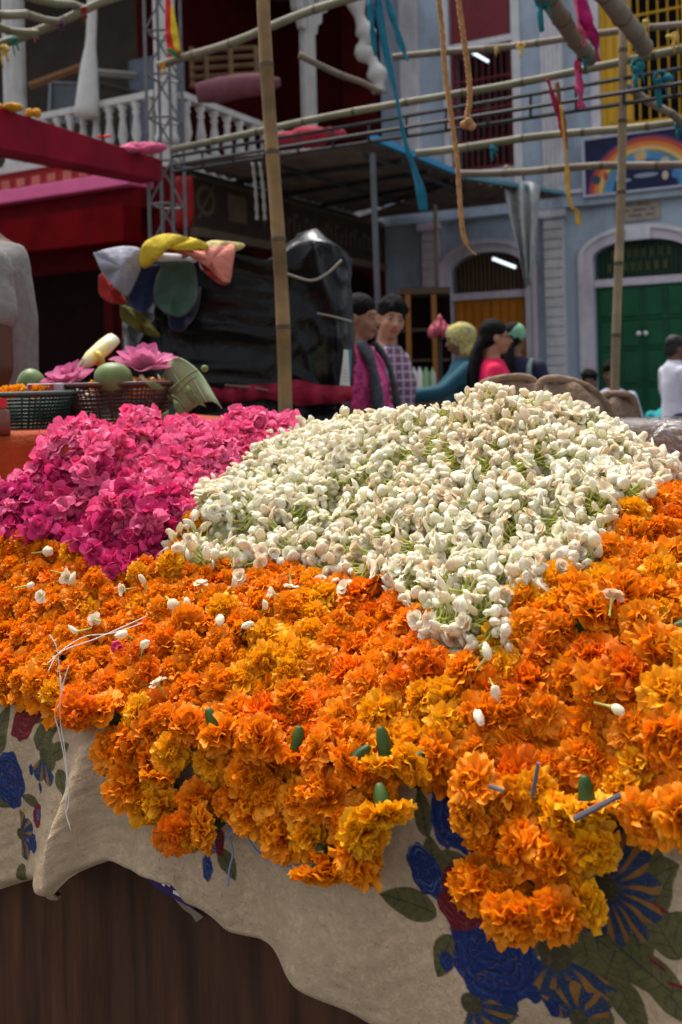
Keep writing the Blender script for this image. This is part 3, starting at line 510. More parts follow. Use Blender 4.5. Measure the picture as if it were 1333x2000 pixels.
def tower(pts4, z0, z1, n, label, r=.012):
    tw = empty('lattice_tower', Vector((pts4[0][0], pts4[0][1], z0)), label, 'tower')
    for p in pts4: MB().tube([(p[0], p[1], z0), (p[0], p[1], z1)], r, 6).build('chord', M_steel2, tw)
    for i in range(n + 1):
        z = z0 + (z1 - z0) * (i + .5) / (n + 1)
        for k in range(4):
            a_, b_ = pts4[k], pts4[(k + 1) % 4]; MB().tube([(a_[0], a_[1], z), (b_[0], b_[1], z)], r * .7, 5).build('rung', M_steel2, tw)
            if k in (0, 2): MB().tube([(a_[0], a_[1], z), (b_[0], b_[1], z + (z1 - z0) / (n + 1))], r * .6, 5).build('diagonal', M_steel2, tw)
    return tw
t0, t1 = P(292, 400, 6.6), P(338, 400, 6.6); tower([(t0.x, 6.6), (t1.x, 6.6), (t1.x + .05, 6.8), (t0.x + .05, 6.8)], 0, 4.6, 15, 'grey steel lattice tower standing at the end of the crimson beam')
# crimson beam
bm = MB(); l0, l1, r0, r1 = P(-60, 190, 5.1), P(-60, 278, 5.1), P(318, 312, 6.5), P(318, 353, 6.5); back = Vector((-.16, .10, 0))
bm.hexa([l1, r1, r1 + back, l1 + back, l0, r0, r0 + back, l0 + back]); tag(bm.build('crimson_beam', mat('crimson_metal', (.22, .006, .020), .6, .3, 3, spec=.08, dirt=.45), bevel=.006), 'crimson box beam reaching to the lattice tower', 'beam')
bt = [P(318, 332, 6.4), Vector((P(318, 332, 6.4).x, 6.4, 0))]
# cloth lumps on the beam
def crumple(c, r, m, label, name='crumpled_cloth', n=5, cat='cloth'):
    o = MB()
    for i in range(n): o.ell(c + Vector((random.uniform(-1, 1) * r[0] * .7, random.uniform(-1, 1) * r[1] * .5, random.uniform(0, 1) * r[2] * .6)), (r[0] * random.uniform(.3, .55), r[1] * random.uniform(.4, .7), r[2] * random.uniform(.4, .7)), n=9, m=6)
    return tag(o.build(name, m, None, True), label, cat)
crumple(P(282, 296, 6.25), (.17, .08, .05), mat('bright_pink_cloth', (.66, .10, .22), .75, .25, 30, bump=.8), 'bright pink crumpled cloth lying on the crimson beam', n=8); crumple(P(18, 216, 5.35), (.09, .05, .035), mat('marigold_yellow_cloth', (.66, .30, .01), .75, .3, 40, bump=.8), 'yellow cloth lying on the near end of the crimson beam'); crumple(P(66, 226, 5.5), (.05, .04, .04), mat('marigold_yellow_cloth', (.66, .30, .01), .75), 'small yellow cloth knot farther along the crimson beam', n=4)
crumple(P(205, 268, 6.1), (.05, .03, .02), mat('scarlet_scrap', (.6, .05, .04), .7), 'scarlet scrap of cloth lying on the crimson beam', n=3)
# ribbons, ropes
def ribbon(pl, dep, w, m, label, name='ribbon', cat='ribbon', tw=2.5, n=40):
    c = spline([P(x, y, dep) for x, y in pl], n); ws = np.interp(np.linspace(0, 1, n), np.linspace(0, 1, len(w)), w); ph = random.random() * 6; a_, b_, m_ = [], [], []
    for i, p in enumerate(c):
        q = ph + tw * i / n * 3; d_ = Vector((max(.35, abs(math.cos(q))) , .5 * math.sin(q), 0)).normalized() * ws[i] / FPX * dep * .5; a_.append(p - d_); b_.append(p + d_); m_.append(p + Vector((0, -1, 0)) * ws[i] / FPX * dep * .22 * math.sin(i * .5 + ph))
    o = MB().strip(a_, m_).strip(m_, b_).build(name, m, None, True, recalc=True); solid(o, .004); return tag(o, label, cat)
M_teal = mat('teal_cloth', (.012, .16, .24), .75, .25, 12, trans=.15); M_mag = mat('magenta_cloth', (.42, .012, .13), .75, .25, 12, trans=.2); M_pk = mat('pale_pink_cloth', (.62, .16, .22), .75, .2, 12, trans=.2); M_crim = mat('crimson_ribbon_cloth', (.25, .008, .04), .75, .25, 12); M_yc = mat('yellow_cord_cloth', (.50, .27, .025), .75, .25, 20)
ribbon([(735, -20), (752, 90), (775, 190), (790, 270), (806, 320), (820, 365), (828, 412)], 4.5, [16, 14, 12, 9, 10, 24, 16], M_teal, 'longest teal ribbon dangling low before the awning')
ribbon([(722, -20), (726, 40), (734, 108)], 4.5, [15, 14, 9], M_teal, 'short teal ribbon hanging beside the longest one'); ribbon([(752, -20), (772, 50), (795, 118)], 4.52, [14, 13, 12], M_teal, 'teal ribbon flaring towards the pilaster')
ribbon([(1134, -20), (1146, 40), (1160, 75), (1170, 120)], 4.3, [24, 26, 22, 8], M_mag, 'magenta ribbon draped between the stout bamboo ends'); ribbon([(1128, -20), (1138, 50), (1142, 90)], 4.35, [20, 22, 10], M_pk, 'pale pink ribbon beside the magenta ribbon'); ribbon([(1128, 118), (1132, 165), (1136, 212)], 4.9, [14, 16, 18], mat('rose_cloth', (.45, .05, .14), .75, .2), 'rose ribbon end hanging below the girder')
ribbon([(1070, 155), (1085, 200), (1098, 245), (1108, 290)], 4.9, [12, 12, 14, 9], M_crim, 'crimson ribbon hanging from the girder with the yellow cord'); ribbon([(1088, 160), (1094, 200), (1102, 240), (1106, 270)], 4.92, [9, 8, 9, 5], mat('brown_ribbon_cloth', (.17, .07, .02), .8), 'thin brown ribbon twisted round the crimson ribbon')
ribbon([(1096, 205), (1104, 290), (1108, 330), (1110, 375), (1118, 405), (1126, 412), (1132, 440)], 4.88, [5, 6, 13, 6, 6, 8, 10], M_yc, 'yellow cord dangling from the girder before the pilaster', cat='cord')
ribbon([(328, -10), (331, 40), (336, 75), (342, 110)], 6.2, [8, 16, 24, 28], mat('flag_red', (.55, .02, .02), .7), 'red strip of the small striped flag by the tower', 'flag_strip', 'flag', tw=.3); ribbon([(336, 10), (341, 60), (348, 100)], 6.18, [4, 14, 12], mat('flag_yellow', (.65, .45, .02), .7), 'yellow strip of the small striped flag', 'flag_strip', 'flag', tw=.3); ribbon([(330, 95), (340, 105), (348, 114)], 6.17, [10, 22, 10], mat('flag_green', (.02, .20, .06), .7), 'green tip of the small striped flag', 'flag_strip', 'flag', tw=.3)
M_rope = mat('tan_rope', (.36, .19, .075), .85, .3, 60, bump=.5)
def rope(pl, dep, r, label, m=M_rope, strands=3, n=90, knot=None):
    c = spline([P(x, y, dep) for x, y in pl], n); o = MB()
    for k in range(strands):
        pp = []
        for i, p in enumerate(c): q = i * .55 + k * 2 * math.pi / strands; pp.append(p + Vector((math.cos(q), math.sin(q), 0)) * r * .55)
        o.tube(pp, r * .62, 6)
    if knot:
        kp = P(knot[0], knot[1], dep)
        for k in range(4): o.ell(kp + Vector((random.uniform(-1, 1), random.uniform(-1, 1), random.uniform(-1, 1))) * r * 1.6, r * 1.7, n=8, m=6)
    return tag(o.build('rope', m, None, True), label, 'rope')
rope([(855, -20), (864, 60), (870, 140), (882, 230), (893, 310), (898, 380), (904, 450), (912, 478)], 2.9, .0072, 'long tan rope dangling down past the awning'); rope([(912, 478), (920, 490), (930, 498)], 2.9, .003, 'frayed thin end below the long tan rope', n=20, strands=2)
rope([(893, -20), (904, 60), (914, 130), (918, 190), (912, 232)], 2.95, .0080, 'shorter tan rope ending in a knot', knot=(914, 240))
M_str = mat('grey_cord', (.26, .23, .20), .8, .2)
for x0, x1, lb in ((494, 503, 'grey cord hanging from the girder beside the golden pole'), (508, 518, 'second grey cord hanging right behind the golden pole')): rope([(x0, 318), ((x0 + x1) / 2 + 1, 370), (x1, 430)], 5.9, .010, lb, M_str, 2, 30)
def tie(px, py, dep, m, label, r=.03):
    c = P(px, py, dep); o = MB(); r *= .62
    for k in range(3): o.ell(c + Vector((random.gauss(0, .5), random.gauss(0, .4), random.gauss(0, .5))) * r, (r * .8, r * .7, r * .6), n=8, m=6)
    o.tube([c, c + Vector((-.5 * r, -r * .4, -1.8 * r)), c + Vector((-.2 * r, -.2 * r, -4.2 * r))], [r * .4, r * .55, r * .4], 6, ell=.3); o.tube([c, c + Vector((.6 * r, -r * .4, -1.2 * r)), c + Vector((1.0 * r, -.2 * r, -2.8 * r))], [r * .4, r * .5, r * .35], 6, ell=.3); o.tube([c + Vector((r * 1.0 * math.cos(q * .7854), -.2 * r, r * 1.1 * math.sin(q * .7854))) for q in range(9)], r * .42, 6, ell=.5); tag(o.build('cloth_tie', m, None, True), label, 'cloth tie')
M_yt = mat('yellow_tie_cloth', (.55, .36, .08), .8, .2); M_tt = mat('teal_tie_cloth', (.015, .15, .18), .8, .25)
for x, y, dd, m, lb, r in ((963, 290, 6.25, M_tt, 'teal cloth tie on the bamboo by the maroon window', .03), (1018, 90, 6.4, M_yt, 'yellow cloth tie on the rear bamboo above the ledge pilaster', .03), (970, 94, 6.5, M_yt, 'small yellow cloth tie before the maroon window', .02), (1023, 335, 6.4, mat('purple_tie_cloth', (.08, .015, .10), .8), 'purple cloth tie on the bamboo by the awning', .022), (990, 328, 6.5, mat('cream_tie_cloth', (.42, .36, .27), .8), 'cream cloth tie on the bamboo above the awning tip', .025), (30, 80, 5.2, mat('green_tie_cloth', (.03, .14, .10), .8), 'dark green cloth tie at the bamboo crossing', .03), (8, 98, 5.1, M_yt, 'yellow cloth tie at the edge by the bamboo crossing', .035), (120, 46, 5.25, mat('purple_tie_cloth', (.08, .015, .10), .8), 'dark purple cloth tie on the middle bamboo end', .025), (165, 20, 5.3, mat('red_tie_cloth', (.28, .02, .03), .8), 'red cloth tie on the highest bamboo end', .025), (70, 62, 5.2, mat('pink_tie_cloth', (.40, .14, .20), .8), 'pink cloth tie on the lowest bamboo end', .022), (318, 128, 6.3, mat('orange_tie_cloth', (.50, .22, .03), .8), 'orange cloth tie where bamboo meets the tower', .03), (1145, 95, 4.75, M_tt, 'teal cloth tie round the stout bamboo end', .04), (1060, -2, 3.9, M_tt, 'teal cloth tie at the top edge on stout bamboo', .05), (1245, 130, 4.85, M_tt, 'large teal cloth tie hanging at the girder before the yellow window', .05), (1290, 155, 4.8, M_tt, 'second large teal cloth tie at the girder near the edge', .055), (1262, 45, 5.9, M_yt, 'yellow cloth tie on the bamboo across the yellow window', .03), (1318, 72, 4.85, M_yt, 'yellow cloth tie on the long bamboo at the edge', .03), (1135, 112, 4.8, mat('red_tie_cloth', (.28, .02, .03), .8), 'red cloth tie under the stout bamboo end', .03), (726, 5, 4.95, mat('scarlet_scrap', (.6, .05, .04), .7), 'scarlet cloth tie at the top edge on slanting bamboo', .022), (1325, 245, 5.4, M_tt, 'teal cloth tie above the rainbow signboard edge', .03)): tie(x, y, dd, m, lb, r)
# ================================================================ people
M_skin = mat('brown_skin', (.34, .175, .108), .65, .16, 14, spec=.12); M_skin2 = mat('deep_brown_skin', (.15, .072, .045), .5, .12, 8); M_hair = mat('black_hair', (.006, .005, .005), .7, .5, 40, stretch=(1, 1, .2), spec=.10, bump=1.0, bscale=120); M_ghair = mat('greying_hair', (.020, .018, .018), .7, .5, 60)
M_eye = mat('eye_white', (.30, .27, .25), .4, .02); M_iris = mat('dark_iris', (.012, .008, .006), .2, .02); M_lip = mat('lips', (.25, .07, .055), .45, .1)
def cap(mb, p0, r0, p1, r1, n=10):
    p0, p1 = Vector(p0), Vector(p1); d = (p1 - p0); L = max(d.length, 1e-4); d.normalize(); pts = [p0 - d * r0 * .98, p0 - d * r0 * .7, p0 - d * r0 * .3, p0, p1, p1 + d * r1 * .3, p1 + d * r1 * .7, p1 + d * r1 * .98]; mb.tube(pts, [r0 * .2, r0 * .71, r0 * .95, r0, r1, r1 * .95, r1 * .71, r1 * .2], n)
def loft(mb, rings, n=18):
    vs = []
    for c, rx, ry in rings:
        for k in range(n): q = 2 * math.pi * k / n; vs.append(Vector(c) + Vector((rx * math.cos(q), ry * math.sin(q), 0)))
    m = len(rings); mb.add(vs, [(i * n + k, i * n + (k + 1) % n, (i + 1) * n + (k + 1) % n, (i + 1) * n + k) for i in range(m - 1) for k in range(n)] + [tuple(range(n - 1, -1, -1)), tuple((m - 1) * n + k for k in range(n))])
def fuse(o, vox, it=6):
    r = o.modifiers.new('fuse', 'REMESH'); r.mode = 'VOXEL'; r.voxel_size = vox; r.use_smooth_shade = True; s = o.modifiers.new('smooth', 'SMOOTH'); s.factor = .5; s.iterations = it; return o
def hand(mb, w, d, side, curl=.5):
    """w wrist, d direction of the forearm; palm, four fingers, thumb"""
    d = Vector(d).normalized(); up = Vector((0, 0, 1)) if abs(d.z) < .8 else Vector((0, 1, 0)); x = d.cross(up).normalized(); n = x.cross(d).normalized()
    cap(mb, w, .024, w + d * .05, .026, 8); cap(mb, w + d * .05 + x * .022, .017, w + d * .085 + x * .026, .013, 8); cap(mb, w + d * .05 - x * .022, .017, w + d * .08 - x * .026, .013, 8)
    for i, (o, L) in enumerate(((-.030, .060), (-.010, .076), (.010, .080), (.030, .070))):
        b = w + d * .085 + x * o; k = b + (d * math.cos(curl) - n * math.sin(curl)) * L * .55; cap(mb, b, .0095, k, .009, 7); cap(mb, k, .009, k + (d * math.cos(curl * 2.2) - n * math.sin(curl * 2.2)) * L * .45, .0075, 7)
    b = w + d * .03 + x * .028 * side; k = b + (d * .6 + x * .7 * side - n * .3).normalized() * .035; cap(mb, b, .012, k, .010, 7); cap(mb, k, .010, k + (d * .95 + x * .15 * side - n * .3).normalized() * .03, .008, 7)
def person(label, x, y, z0, yaw, h, skin, top, bottom, hair=M_hair, pose='stand', arms=None, head=(0, 0, 0), sleeves=.45, hairdo='short', vox=.011, extra=None, long_top=0, hairm=None, glasses=False, heads=.93, sleeve_r=0):
    """yaw: 0 faces away, 90 to the right, 180 the camera. arms: two (elbow, wrist) in body space (x right, y forward)."""
    k = h / 1.70; a = R(yaw); base = Vector((x, y, z0)); X_ = Vector((math.cos(a), -math.sin(a), 0)); Y_ = Vector((math.sin(a), math.cos(a), 0)); M3 = Matrix((X_, Y_, Vector((0, 0, 1)))).transposed()
    root = empty('person', base, label, 'person'); T = Matrix.Translation(base) @ M3.to_4x4() @ Matrix.Scale(k, 4)
    def fin(mb, name, m, v=None, it=6, smooth=True):
        mb.v = [tuple(T @ Vector(p)) for p in mb.v]; o = mb.build(name, m, root, smooth, recalc=v is None)
        if v: fuse(o, v, it)
        return o
    sit = pose == 'sit'; hz_ = .52 if sit else .92; up = hz_ - .92
    hip = [(-.09, 0, hz_), (.09, 0, hz_)]; kne = [(-.13, .42, .50), (.13, .42, .50)] if sit else [(-.10, .03, .49), (.10, .02, .49)]; ank = [(-.12, .46, .08), (.12, .42, .08)] if sit else [(-.11, -.02, .08), (.11, -.02, .08)]
    sh = [Vector((-.178, -.01, 1.372 + up)), Vector((.178, -.01, 1.372 + up))]
    if arms is None: arms = [((-.25, -.02, 1.12 + up), (-.24, .08, .90 + up)), ((.25, -.02, 1.12 + up), (.24, .08, .90 + up))]
    bd = MB(); tor = [(.0, .90, .155, .105), (0, 1.0, .145, .10), (0, 1.1, .14, .098), (.01, 1.25, .16, .11), (0, 1.36, .165, .09), (-.01, 1.42, .11, .07), (-.01, 1.46, .055, .055)]
    loft(bd, [((0, cy, cz + up), rx, ry) for cy, cz, rx, ry in tor])
    for i in (0, 1):
        cap(bd, hip[i], .088, kne[i], .058); cap(bd, kne[i], .056, ank[i], .038); an = Vector(ank[i]); cap(bd, an + Vector((0, -.04, -.04)), .038, an + Vector((0, .13, -.05)), .03, 8)
        e, w = Vector(arms[i][0]), Vector(arms[i][1]); cap(bd, sh[i], .052, e, .040); cap(bd, e, .039, w, .026); hand(bd, w, w - e, 1 if i == 0 else -1)
    # head
    hc = Vector((head[3] if len(head) > 3 else 0, head[4] if len(head) > 4 else .02, 1.585 + up)); hr = (Matrix.Rotation(R(-head[0]), 3, 'Z') @ Matrix.Rotation(R(head[1]), 3, 'X') @ Matrix.Rotation(R(head[2]), 3, 'Y')); H = lambda *p: hc + hr @ (Vector(p) * heads)
    cap(bd, (0, -.015, 1.42 + up), .056, H(0, -.02, -.055), .050)
    for c, r in (((0, -.012, .03), (.074, .092, .085)), ((0, .022, -.028), (.060, .066, .085)), ((0, .045, -.082), (.036, .036, .030)), ((.034, .058, -.03), (.024, .022, .026)), ((-.034, .058, -.03), (.024, .022, .026)), ((.077, -.008, -.012), (.010, .020, .032)), ((-.077, -.008, -.012), (.010, .020, .032))): bd.ell(H(*c), tuple(q * heads for q in r), hr)
    cap(bd, H(0, .083, .008), .009, H(0, .108, -.030), .013, 8); cap(bd, H(-.036, .075, .020), .010, H(.036, .075, .020), .010, 8); cap(bd, H(-.018, .086, -.062), .008, H(.018, .086, -.062), .008, 8); bd.ell(H(.011, .096, -.034), .009, n=8, m=6); bd.ell(H(-.011, .096, -.034), .009, n=8, m=6)
    fin(bd, 'body', skin, vox, 4)
    for s_ in (-1, 1):
        e = MB(); e.ell(H(s_ * .031, .079, .003), (.0125, .0065, .0052), hr, 10, 7); eo = fin(e, 'eye', M_eye); e = MB(); e.ell(H(s_ * .031, .0855, .003), (.0058, .003, .0052), hr, 8, 6); i_ = fin(e, 'iris', M_iris)
        e = MB(); cap(e, H(s_ * .014, .086, .024), .0035, H(s_ * .047, .074, .026), .0028, 6); fin(e, 'eyebrow', hair)
    e = MB(); cap(e, H(-.021, .0905, -.058), .005, H(.021, .0905, -.058), .005, 6); cap(e, H(-.017, .090, -.066), .006, H(.017, .090, -.066), .006, 6); fin(e, 'lips', M_lip)
    # hair
    hm = MB()
    if hairdo != 'none':
        hm.ell(H(0, -.018, .050), tuple(q * heads for q in (.084, .096, .086)), hr, 20, 14); hm.ell(H(0, -.050, .0), tuple(q * heads for q in (.079, .062, .075)), hr, 16, 10)
        if hairdo == 'short': 
            for q in range(46): qa, qb = q * 2.4, .25 + 1.15 * (q / 46); hm.ell(H(.080 * math.cos(qa) * math.sin(qb), -.015 + .090 * math.sin(qa) * math.sin(qb), .052 + .085 * math.cos(qb)), random.uniform(.014, .024), n=7, m=5)
            hm.ell(H(0, .03, .098), (.055, .045, .028), hr, 12, 8); hm.ell(H(0, -.06, -.03), (.066, .045, .05), hr, 12, 8)
        if hairdo in ('tail', 'bun'): hm.ell(H(0, -.075, -.005), (.060, .040, .055), hr, 12, 8)
        if hairdo == 'bun': hm.ell(H(0, -.12, .01), .045, hr, 12, 8)
        if hairdo == 'tail':
            for s_ in (-.02, .02): hm.tube(spline([H(s_, -.10, -.01), H(s_ * 1.5, -.135, -.10), H(s_ * 2, -.155, -.22), H(s_ * 2, -.16, -.36), H(s_, -.15, -.50)], 14), [.030 + .010 * math.sin(i * .3) for i in range(12)] + [.022, .006], 9)
            hl = MB()
            for q in range(22):
                s_ = random.uniform(-.05, .05); y_ = random.uniform(-.04, .02); hl.tube(spline([H(s_, -.09 + y_ * .5, .02), H(s_ * 1.3, -.135 + y_, -.12), H(s_ * 1.6 + random.gauss(0, .01), -.165 + y_, -.28), H(s_ * 1.3 + random.gauss(0, .02), -.16 + y_, -.45 - random.random() * .16)], 12), [.008] * 9 + [.006, .004, .001], 5)
            fin(hl, 'hair_lengths', hairm or hair)
        ho = fin(hm, 'hair', hairm or hair, .009, 3)
    if glasses:
        g = MB()
        for s_ in (-1, 1): g.tube([H(s_ * .033 + .022 * math.cos(q / 8 * 6.2832), .098, .002 + .017 * math.sin(q / 8 * 6.2832)) for q in range(9)], .0022, 5); g.tube([H(s_ * .055, .097, .005), H(s_ * .078, .0, .005)], .002, 5)
        g.tube([H(-.011, .099, .005), H(.011, .099, .005)], .002, 5); fin(g, 'spectacles', M_iris)
    # clothes
    tp = MB(); o_ = .016; tor2 = [(0, .86 - long_top, .175 + long_top * .12, .125 + long_top * .1), (.0, .95, .17, .12), (0, 1.08, .158, .115), (.012, 1.25, .178, .130), (0, 1.36, .178, .104), (-.01, 1.42, .128, .088), (-.012, 1.455, .078, .072)]
    loft(tp, [((0, cy, cz + up), rx, ry) for cy, cz, rx, ry in tor2])
    for i in (0, 1):
        e, w = Vector(arms[i][0]), Vector(arms[i][1]); cap(tp, sh[i], .059, sh[i].lerp(e, min(1, sleeves * 2)), (.060 if sleeves < .5 else .052) + sleeve_r)
        if sleeves > .5: cap(tp, e, .052, e.lerp(w, (sleeves - .5) * 2), .040)
    shirt = fin(tp, 'shirt', top, max(vox, .013), 5)
    bt = MB(); loft(bt, [((0, 0, .84 + up), .165, .115), ((0, 0, .93 + up), .168, .118), ((0, 0, 1.0 + up), .158, .112)])
    for i in (0, 1): cap(bt, hip[i], .100, kne[i], .075); cap(bt, kne[i], .074, Vector(ank[i]) + Vector((0, 0, .04)), .062)
    fin(bt, 'trousers', bottom, .014, 5)
    if extra: extra(root, fin, H, T, up)
    return root
def plaid(name, c0, c1, c2, sc):
    m = bpy.data.materials.new(name); m.use_nodes = True; n, l = m.node_tree.nodes, m.node_tree.links; b = n['Principled BSDF']; b.inputs['Roughness'].default_value = .8; tc = n.new('ShaderNodeTexCoord'); prev = None
    for i, (ax, cc, s_) in enumerate((('X', c1, sc), ('Z', c1, sc), ('X', c2, sc * 2), ('Z', c2, sc * 2))):
        w = n.new('ShaderNodeTexWave'); w.bands_direction = ax; w.inputs['Scale'].default_value = s_; w.inputs['Distortion'].default_value = .6; l.new(tc.outputs['Object'], w.inputs[0]); r = n.new('ShaderNodeValToRGB'); r.color_ramp.elements[0].position = .55; r.color_ramp.elements[1].position = .75; r.color_ramp.elements[1].color = (.5, .5, .5, 1); l.new(w.outputs[0], r.inputs[0])
        x = n.new('ShaderNodeMix'); x.data_type = 'RGBA'; l.new(r.outputs[0], x.inputs[0]); x.inputs[7].default_value = (*cc, 1)
        if prev is None: x.inputs[6].default_value = (*c0, 1)
        else: l.new(prev, x.inputs[6])
        prev = x.outputs[2]
    l.new(prev, b.inputs['Base Color']); return m
M_jean = mat('dark_navy_denim', (.016, .022, .045), .8, .25, 20); M_blk = mat('black_cloth', (.014, .013, .016), .85, .4, 30); M_print = mat('dark_speckled_print', (.11, .11, .17), .8, .5, 90, col2=(.012, .012, .02))
# the couple
def scarf(root, fin, H, T, up):
    for nm, pts, r, m in (('scarf', [(-.05, .06, 1.47), (-.08, .12, 1.36), (-.09, .155, 1.2), (-.08, .165, 1.0), (-.06, .16, .8)], .034, mat('grey_black_knit', (.05, .052, .062), .9, .6, 60)), ('scarf', [(.08, .05, 1.47), (.10, .12, 1.36), (.11, .15, 1.2), (.12, .15, 1.0), (.11, .14, .78)], .040, mat('grey_black_knit', (.05, .052, .062), .9))):
        t = MB(); t.tube(spline(pts, 16), [r * (.8 + .15 * math.sin(i)) for i in range(16)], 10, ell=.6); fin(t, nm, m)
    t = MB(); t.ell(H(.079, -.006, -.047), .007, n=8, m=6); fin(t, 'earring', mat('gold', (.6, .4, .1), .3, .05, metal=1.0))
p = P(699, 622, 4.75); person('young woman in pink print top and dark scarf beside the black plastic', p.x, p.y, 0, 118, p.z / 1.585 * 1.70, M_skin, mat('pink_print_cotton', (.55, .06, .20), .8, .5, 50, col2=(.20, .02, .09)), M_blk, hairdo='bun', vox=.008, extra=scarf, sleeves=.9, long_top=.25, arms=[((-.25, .0, 1.13), (-.16, .20, .98)), ((.25, .02, 1.12), (.20, .20, .95))], head=(0, -4, 0))
def bag(root, fin, H, T, up):
    t = MB(); t.ell((-.26, -.12, .98), (.10, .14, .24), n=16, m=12); fin(t, 'shoulder_bag', mat('pinkish_white_canvas', (.52, .44, .44), .85, .15, 8, bump=.5))
p = P(757, 626, 5.15); person('smiling young man in red checked shirt tilting his head', p.x, p.y, 0, 118, p.z / 1.585 * 1.70, M_skin, plaid('red_checked_cotton', (.16, .015, .03), (.45, .42, .50), (.03, .03, .10), 7.5), M_jean, vox=.008, extra=bag, sleeves=.8, head=(46, -3, -12))
# woman in bright red and the two behind her
def chain(root, fin, H, T, up): pass
p = P(962, 660, 5.9); person('woman in bright pinkish red top with spectacles and long black hair facing right', p.x, p.y, 0, 92, p.z / 1.585 * 1.70, M_skin, mat('hot_red_pink_cotton', (.62, .010, .07), .8, .08, 10, bump=.15), M_blk, hairdo='tail', vox=.008, glasses=True, long_top=.2, sleeves=.42, head=(-4, 2, 0))
def yscarf(root, fin, H, T, up):
    m = mat('yellow_green_print_scarf', (.42, .36, .05), .8, .3, 45, col2=(.12, .13, .16)); t = MB(); t.ell(H(0, -.025, .02), (.088, .104, .106), n=18, m=12); t.ell(H(.02, .03, .05), (.07, .06, .07)); t.ell(H(0, -.09, .02), (.06, .05, .07)); t.ell(H(0, -.05, -.10), (.085, .08, .06), n=14, m=8); t.tube(spline([H(.0, -.05, -.10), H(.03, -.08, -.22), H(.05, -.09, -.36)], 10), [.07, .065, .06, .05, .05, .045, .04, .04, .035, .02], 10); o = fin(t, 'head_scarf', m, .012, 4)
p = P(903, 663, 6.7); person('woman in yellow green headscarf and teal sleeves reaching to the shop counter', p.x, p.y, 0, 268, p.z / 1.585 * 1.70, M_skin2, mat('deep_teal_cotton', (.010, .065, .095), .8, .2, 12), M_blk, hairdo='none', vox=.010, extra=yscarf, sleeves=.85, arms=[((-.24, .18, 1.22), (-.10, .42, 1.20)), ((.22, .15, 1.20), (.16, .40, 1.16))], head=(0, -10, 0))
def gscarf(root, fin, H, T, up):
    t = MB(); t.ell(H(0, .0, .045), (.088, .105, .082), n=16, m=10); t.ell(H(.0, -.06, .0), (.07, .06, .07), n=12, m=8); fin(t, 'head_cloth', mat('mint_head_cloth', (.16, .34, .22), .8, .25, 25), .012, 3)
    t = MB(); t.prism([(-.05, 1.24), (-.02, 1.30), (.0, 1.25), (.05, 1.27), (.02, 1.22), (.05, 1.17), (0, 1.20), (-.05, 1.18)], lambda u, w, z: Vector((u, w, z + up)), -.139, -.132); fin(t, 'printed_emblem', mat('pale_print', (.4, .42, .48), .7))
    for s_ in (-1, 1):
        t = MB(); t.tube(spline([(s_ * .12, .10, 1.30), (s_ * .125, .03, 1.43), (s_ * .12, -.09, 1.38), (s_ * .12, -.125, 1.2)], 10), .02, 6, ell=.4); fin(t, 'strap', mat('grey_green_strap', (.16, .20, .20), .8))
p = P(990, 662, 6.9); person('person in navy jacket with mint head cloth standing before the orange door', p.x + .05, p.y, 0, 20, p.z / 1.585 * 1.70, M_skin2, mat('navy_jacket', (.012, .016, .04), .75, .25, 12), M_jean, hairdo='tail', vox=.012, extra=gscarf, sleeves=.9, head=(20, 0, 0))
# by the green door
def belt(root, fin, H, T, up):
    t = MB(); loft(t, [((0, 0, 1.44), .085, .08), ((0, 0, 1.475), .07, .066)]); fin(t, 'collar', mat('white_collar', (.60, .60, .68), .8, .05))
p = P(1312, 682, 8.7); person('man in pale polo shirt and jeans standing before the green door', p.x + .02, p.y, 0, 80, p.z / 1.585 * 1.70, M_skin2, mat('pale_lilac_polo', (.56, .55, .63), .8, .07, 6, bump=.2), M_jean, hairm=M_ghair, vox=.011, extra=belt, sleeves=.38, arms=[((-.24, .02, 1.13), (-.12, .24, 1.16)), ((.25, .04, 1.14), (.10, .26, 1.15))])
p = P(1196, 732, 9.6); person('man in pale blue shirt sitting on the step behind the upright bamboo', p.x, p.y, p.z - (1.585 - .40) * 1.0, 215, 1.70, M_skin2, mat('pale_blue_shirt', (.44, .46, .60), .8, .10, 8), M_jean, pose='sit', vox=.012, sleeves=.9, head=(0, -8, 0))
p = P(1152, 748, 9.4); person('dark haired person sitting low beside the pinkish door surround', p.x, p.y, p.z - (1.585 - .40) * .95, 200, 1.62, M_skin2, mat('brown_red_kurta', (.14, .05, .04), .8, .2), M_blk, pose='sit', vox=.013, sleeves=.8)
def shawl(root, fin, H, T, up):
    t = MB(); t.ell(H(0, -.02, .03), (.095, .11, .11), n=14, m=10); t.ell((0, -.02, 1.26 + up), (.22, .16, .20), n=16, m=10); fin(t, 'shawl', mat('turquoise_shawl', (.03, .33, .34), .8, .15, 10), .014, 4)
p = P(1306, 772, 9.7); person('person wrapped in turquoise shawl sitting behind the man in the polo shirt', p.x, p.y, p.z - (1.585 - .40) * .95, 190, 1.62, M_skin2, mat('turquoise_shawl', (.03, .33, .34), .8), mat('cream_cotton', (.45, .42, .38), .8), pose='sit', vox=.013, hairdo='none', extra=shawl)
# stall keeper at the left edge
p = P(-12, 560, 2.92); person('stall keeper in grey melange shirt half out of the picture beside the baskets', p.x, p.y, .14, 257, 1.79, mat('dark_brown_skin', (.075, .032, .020), .6, .15, 10, spec=.12), mat('grey_melange_jersey', (.155, .142, .137), .9, .12, 40, bump=1.0, bscale=9), M_jean, vox=.010, sleeves=.24, arms=[((-.275, -.035, 1.10), (-.26, .06, .88)), ((.25, .05, 1.12), (.22, .22, .98))], head=(0, -25, 0, 0, .16), sleeve_r=.004)
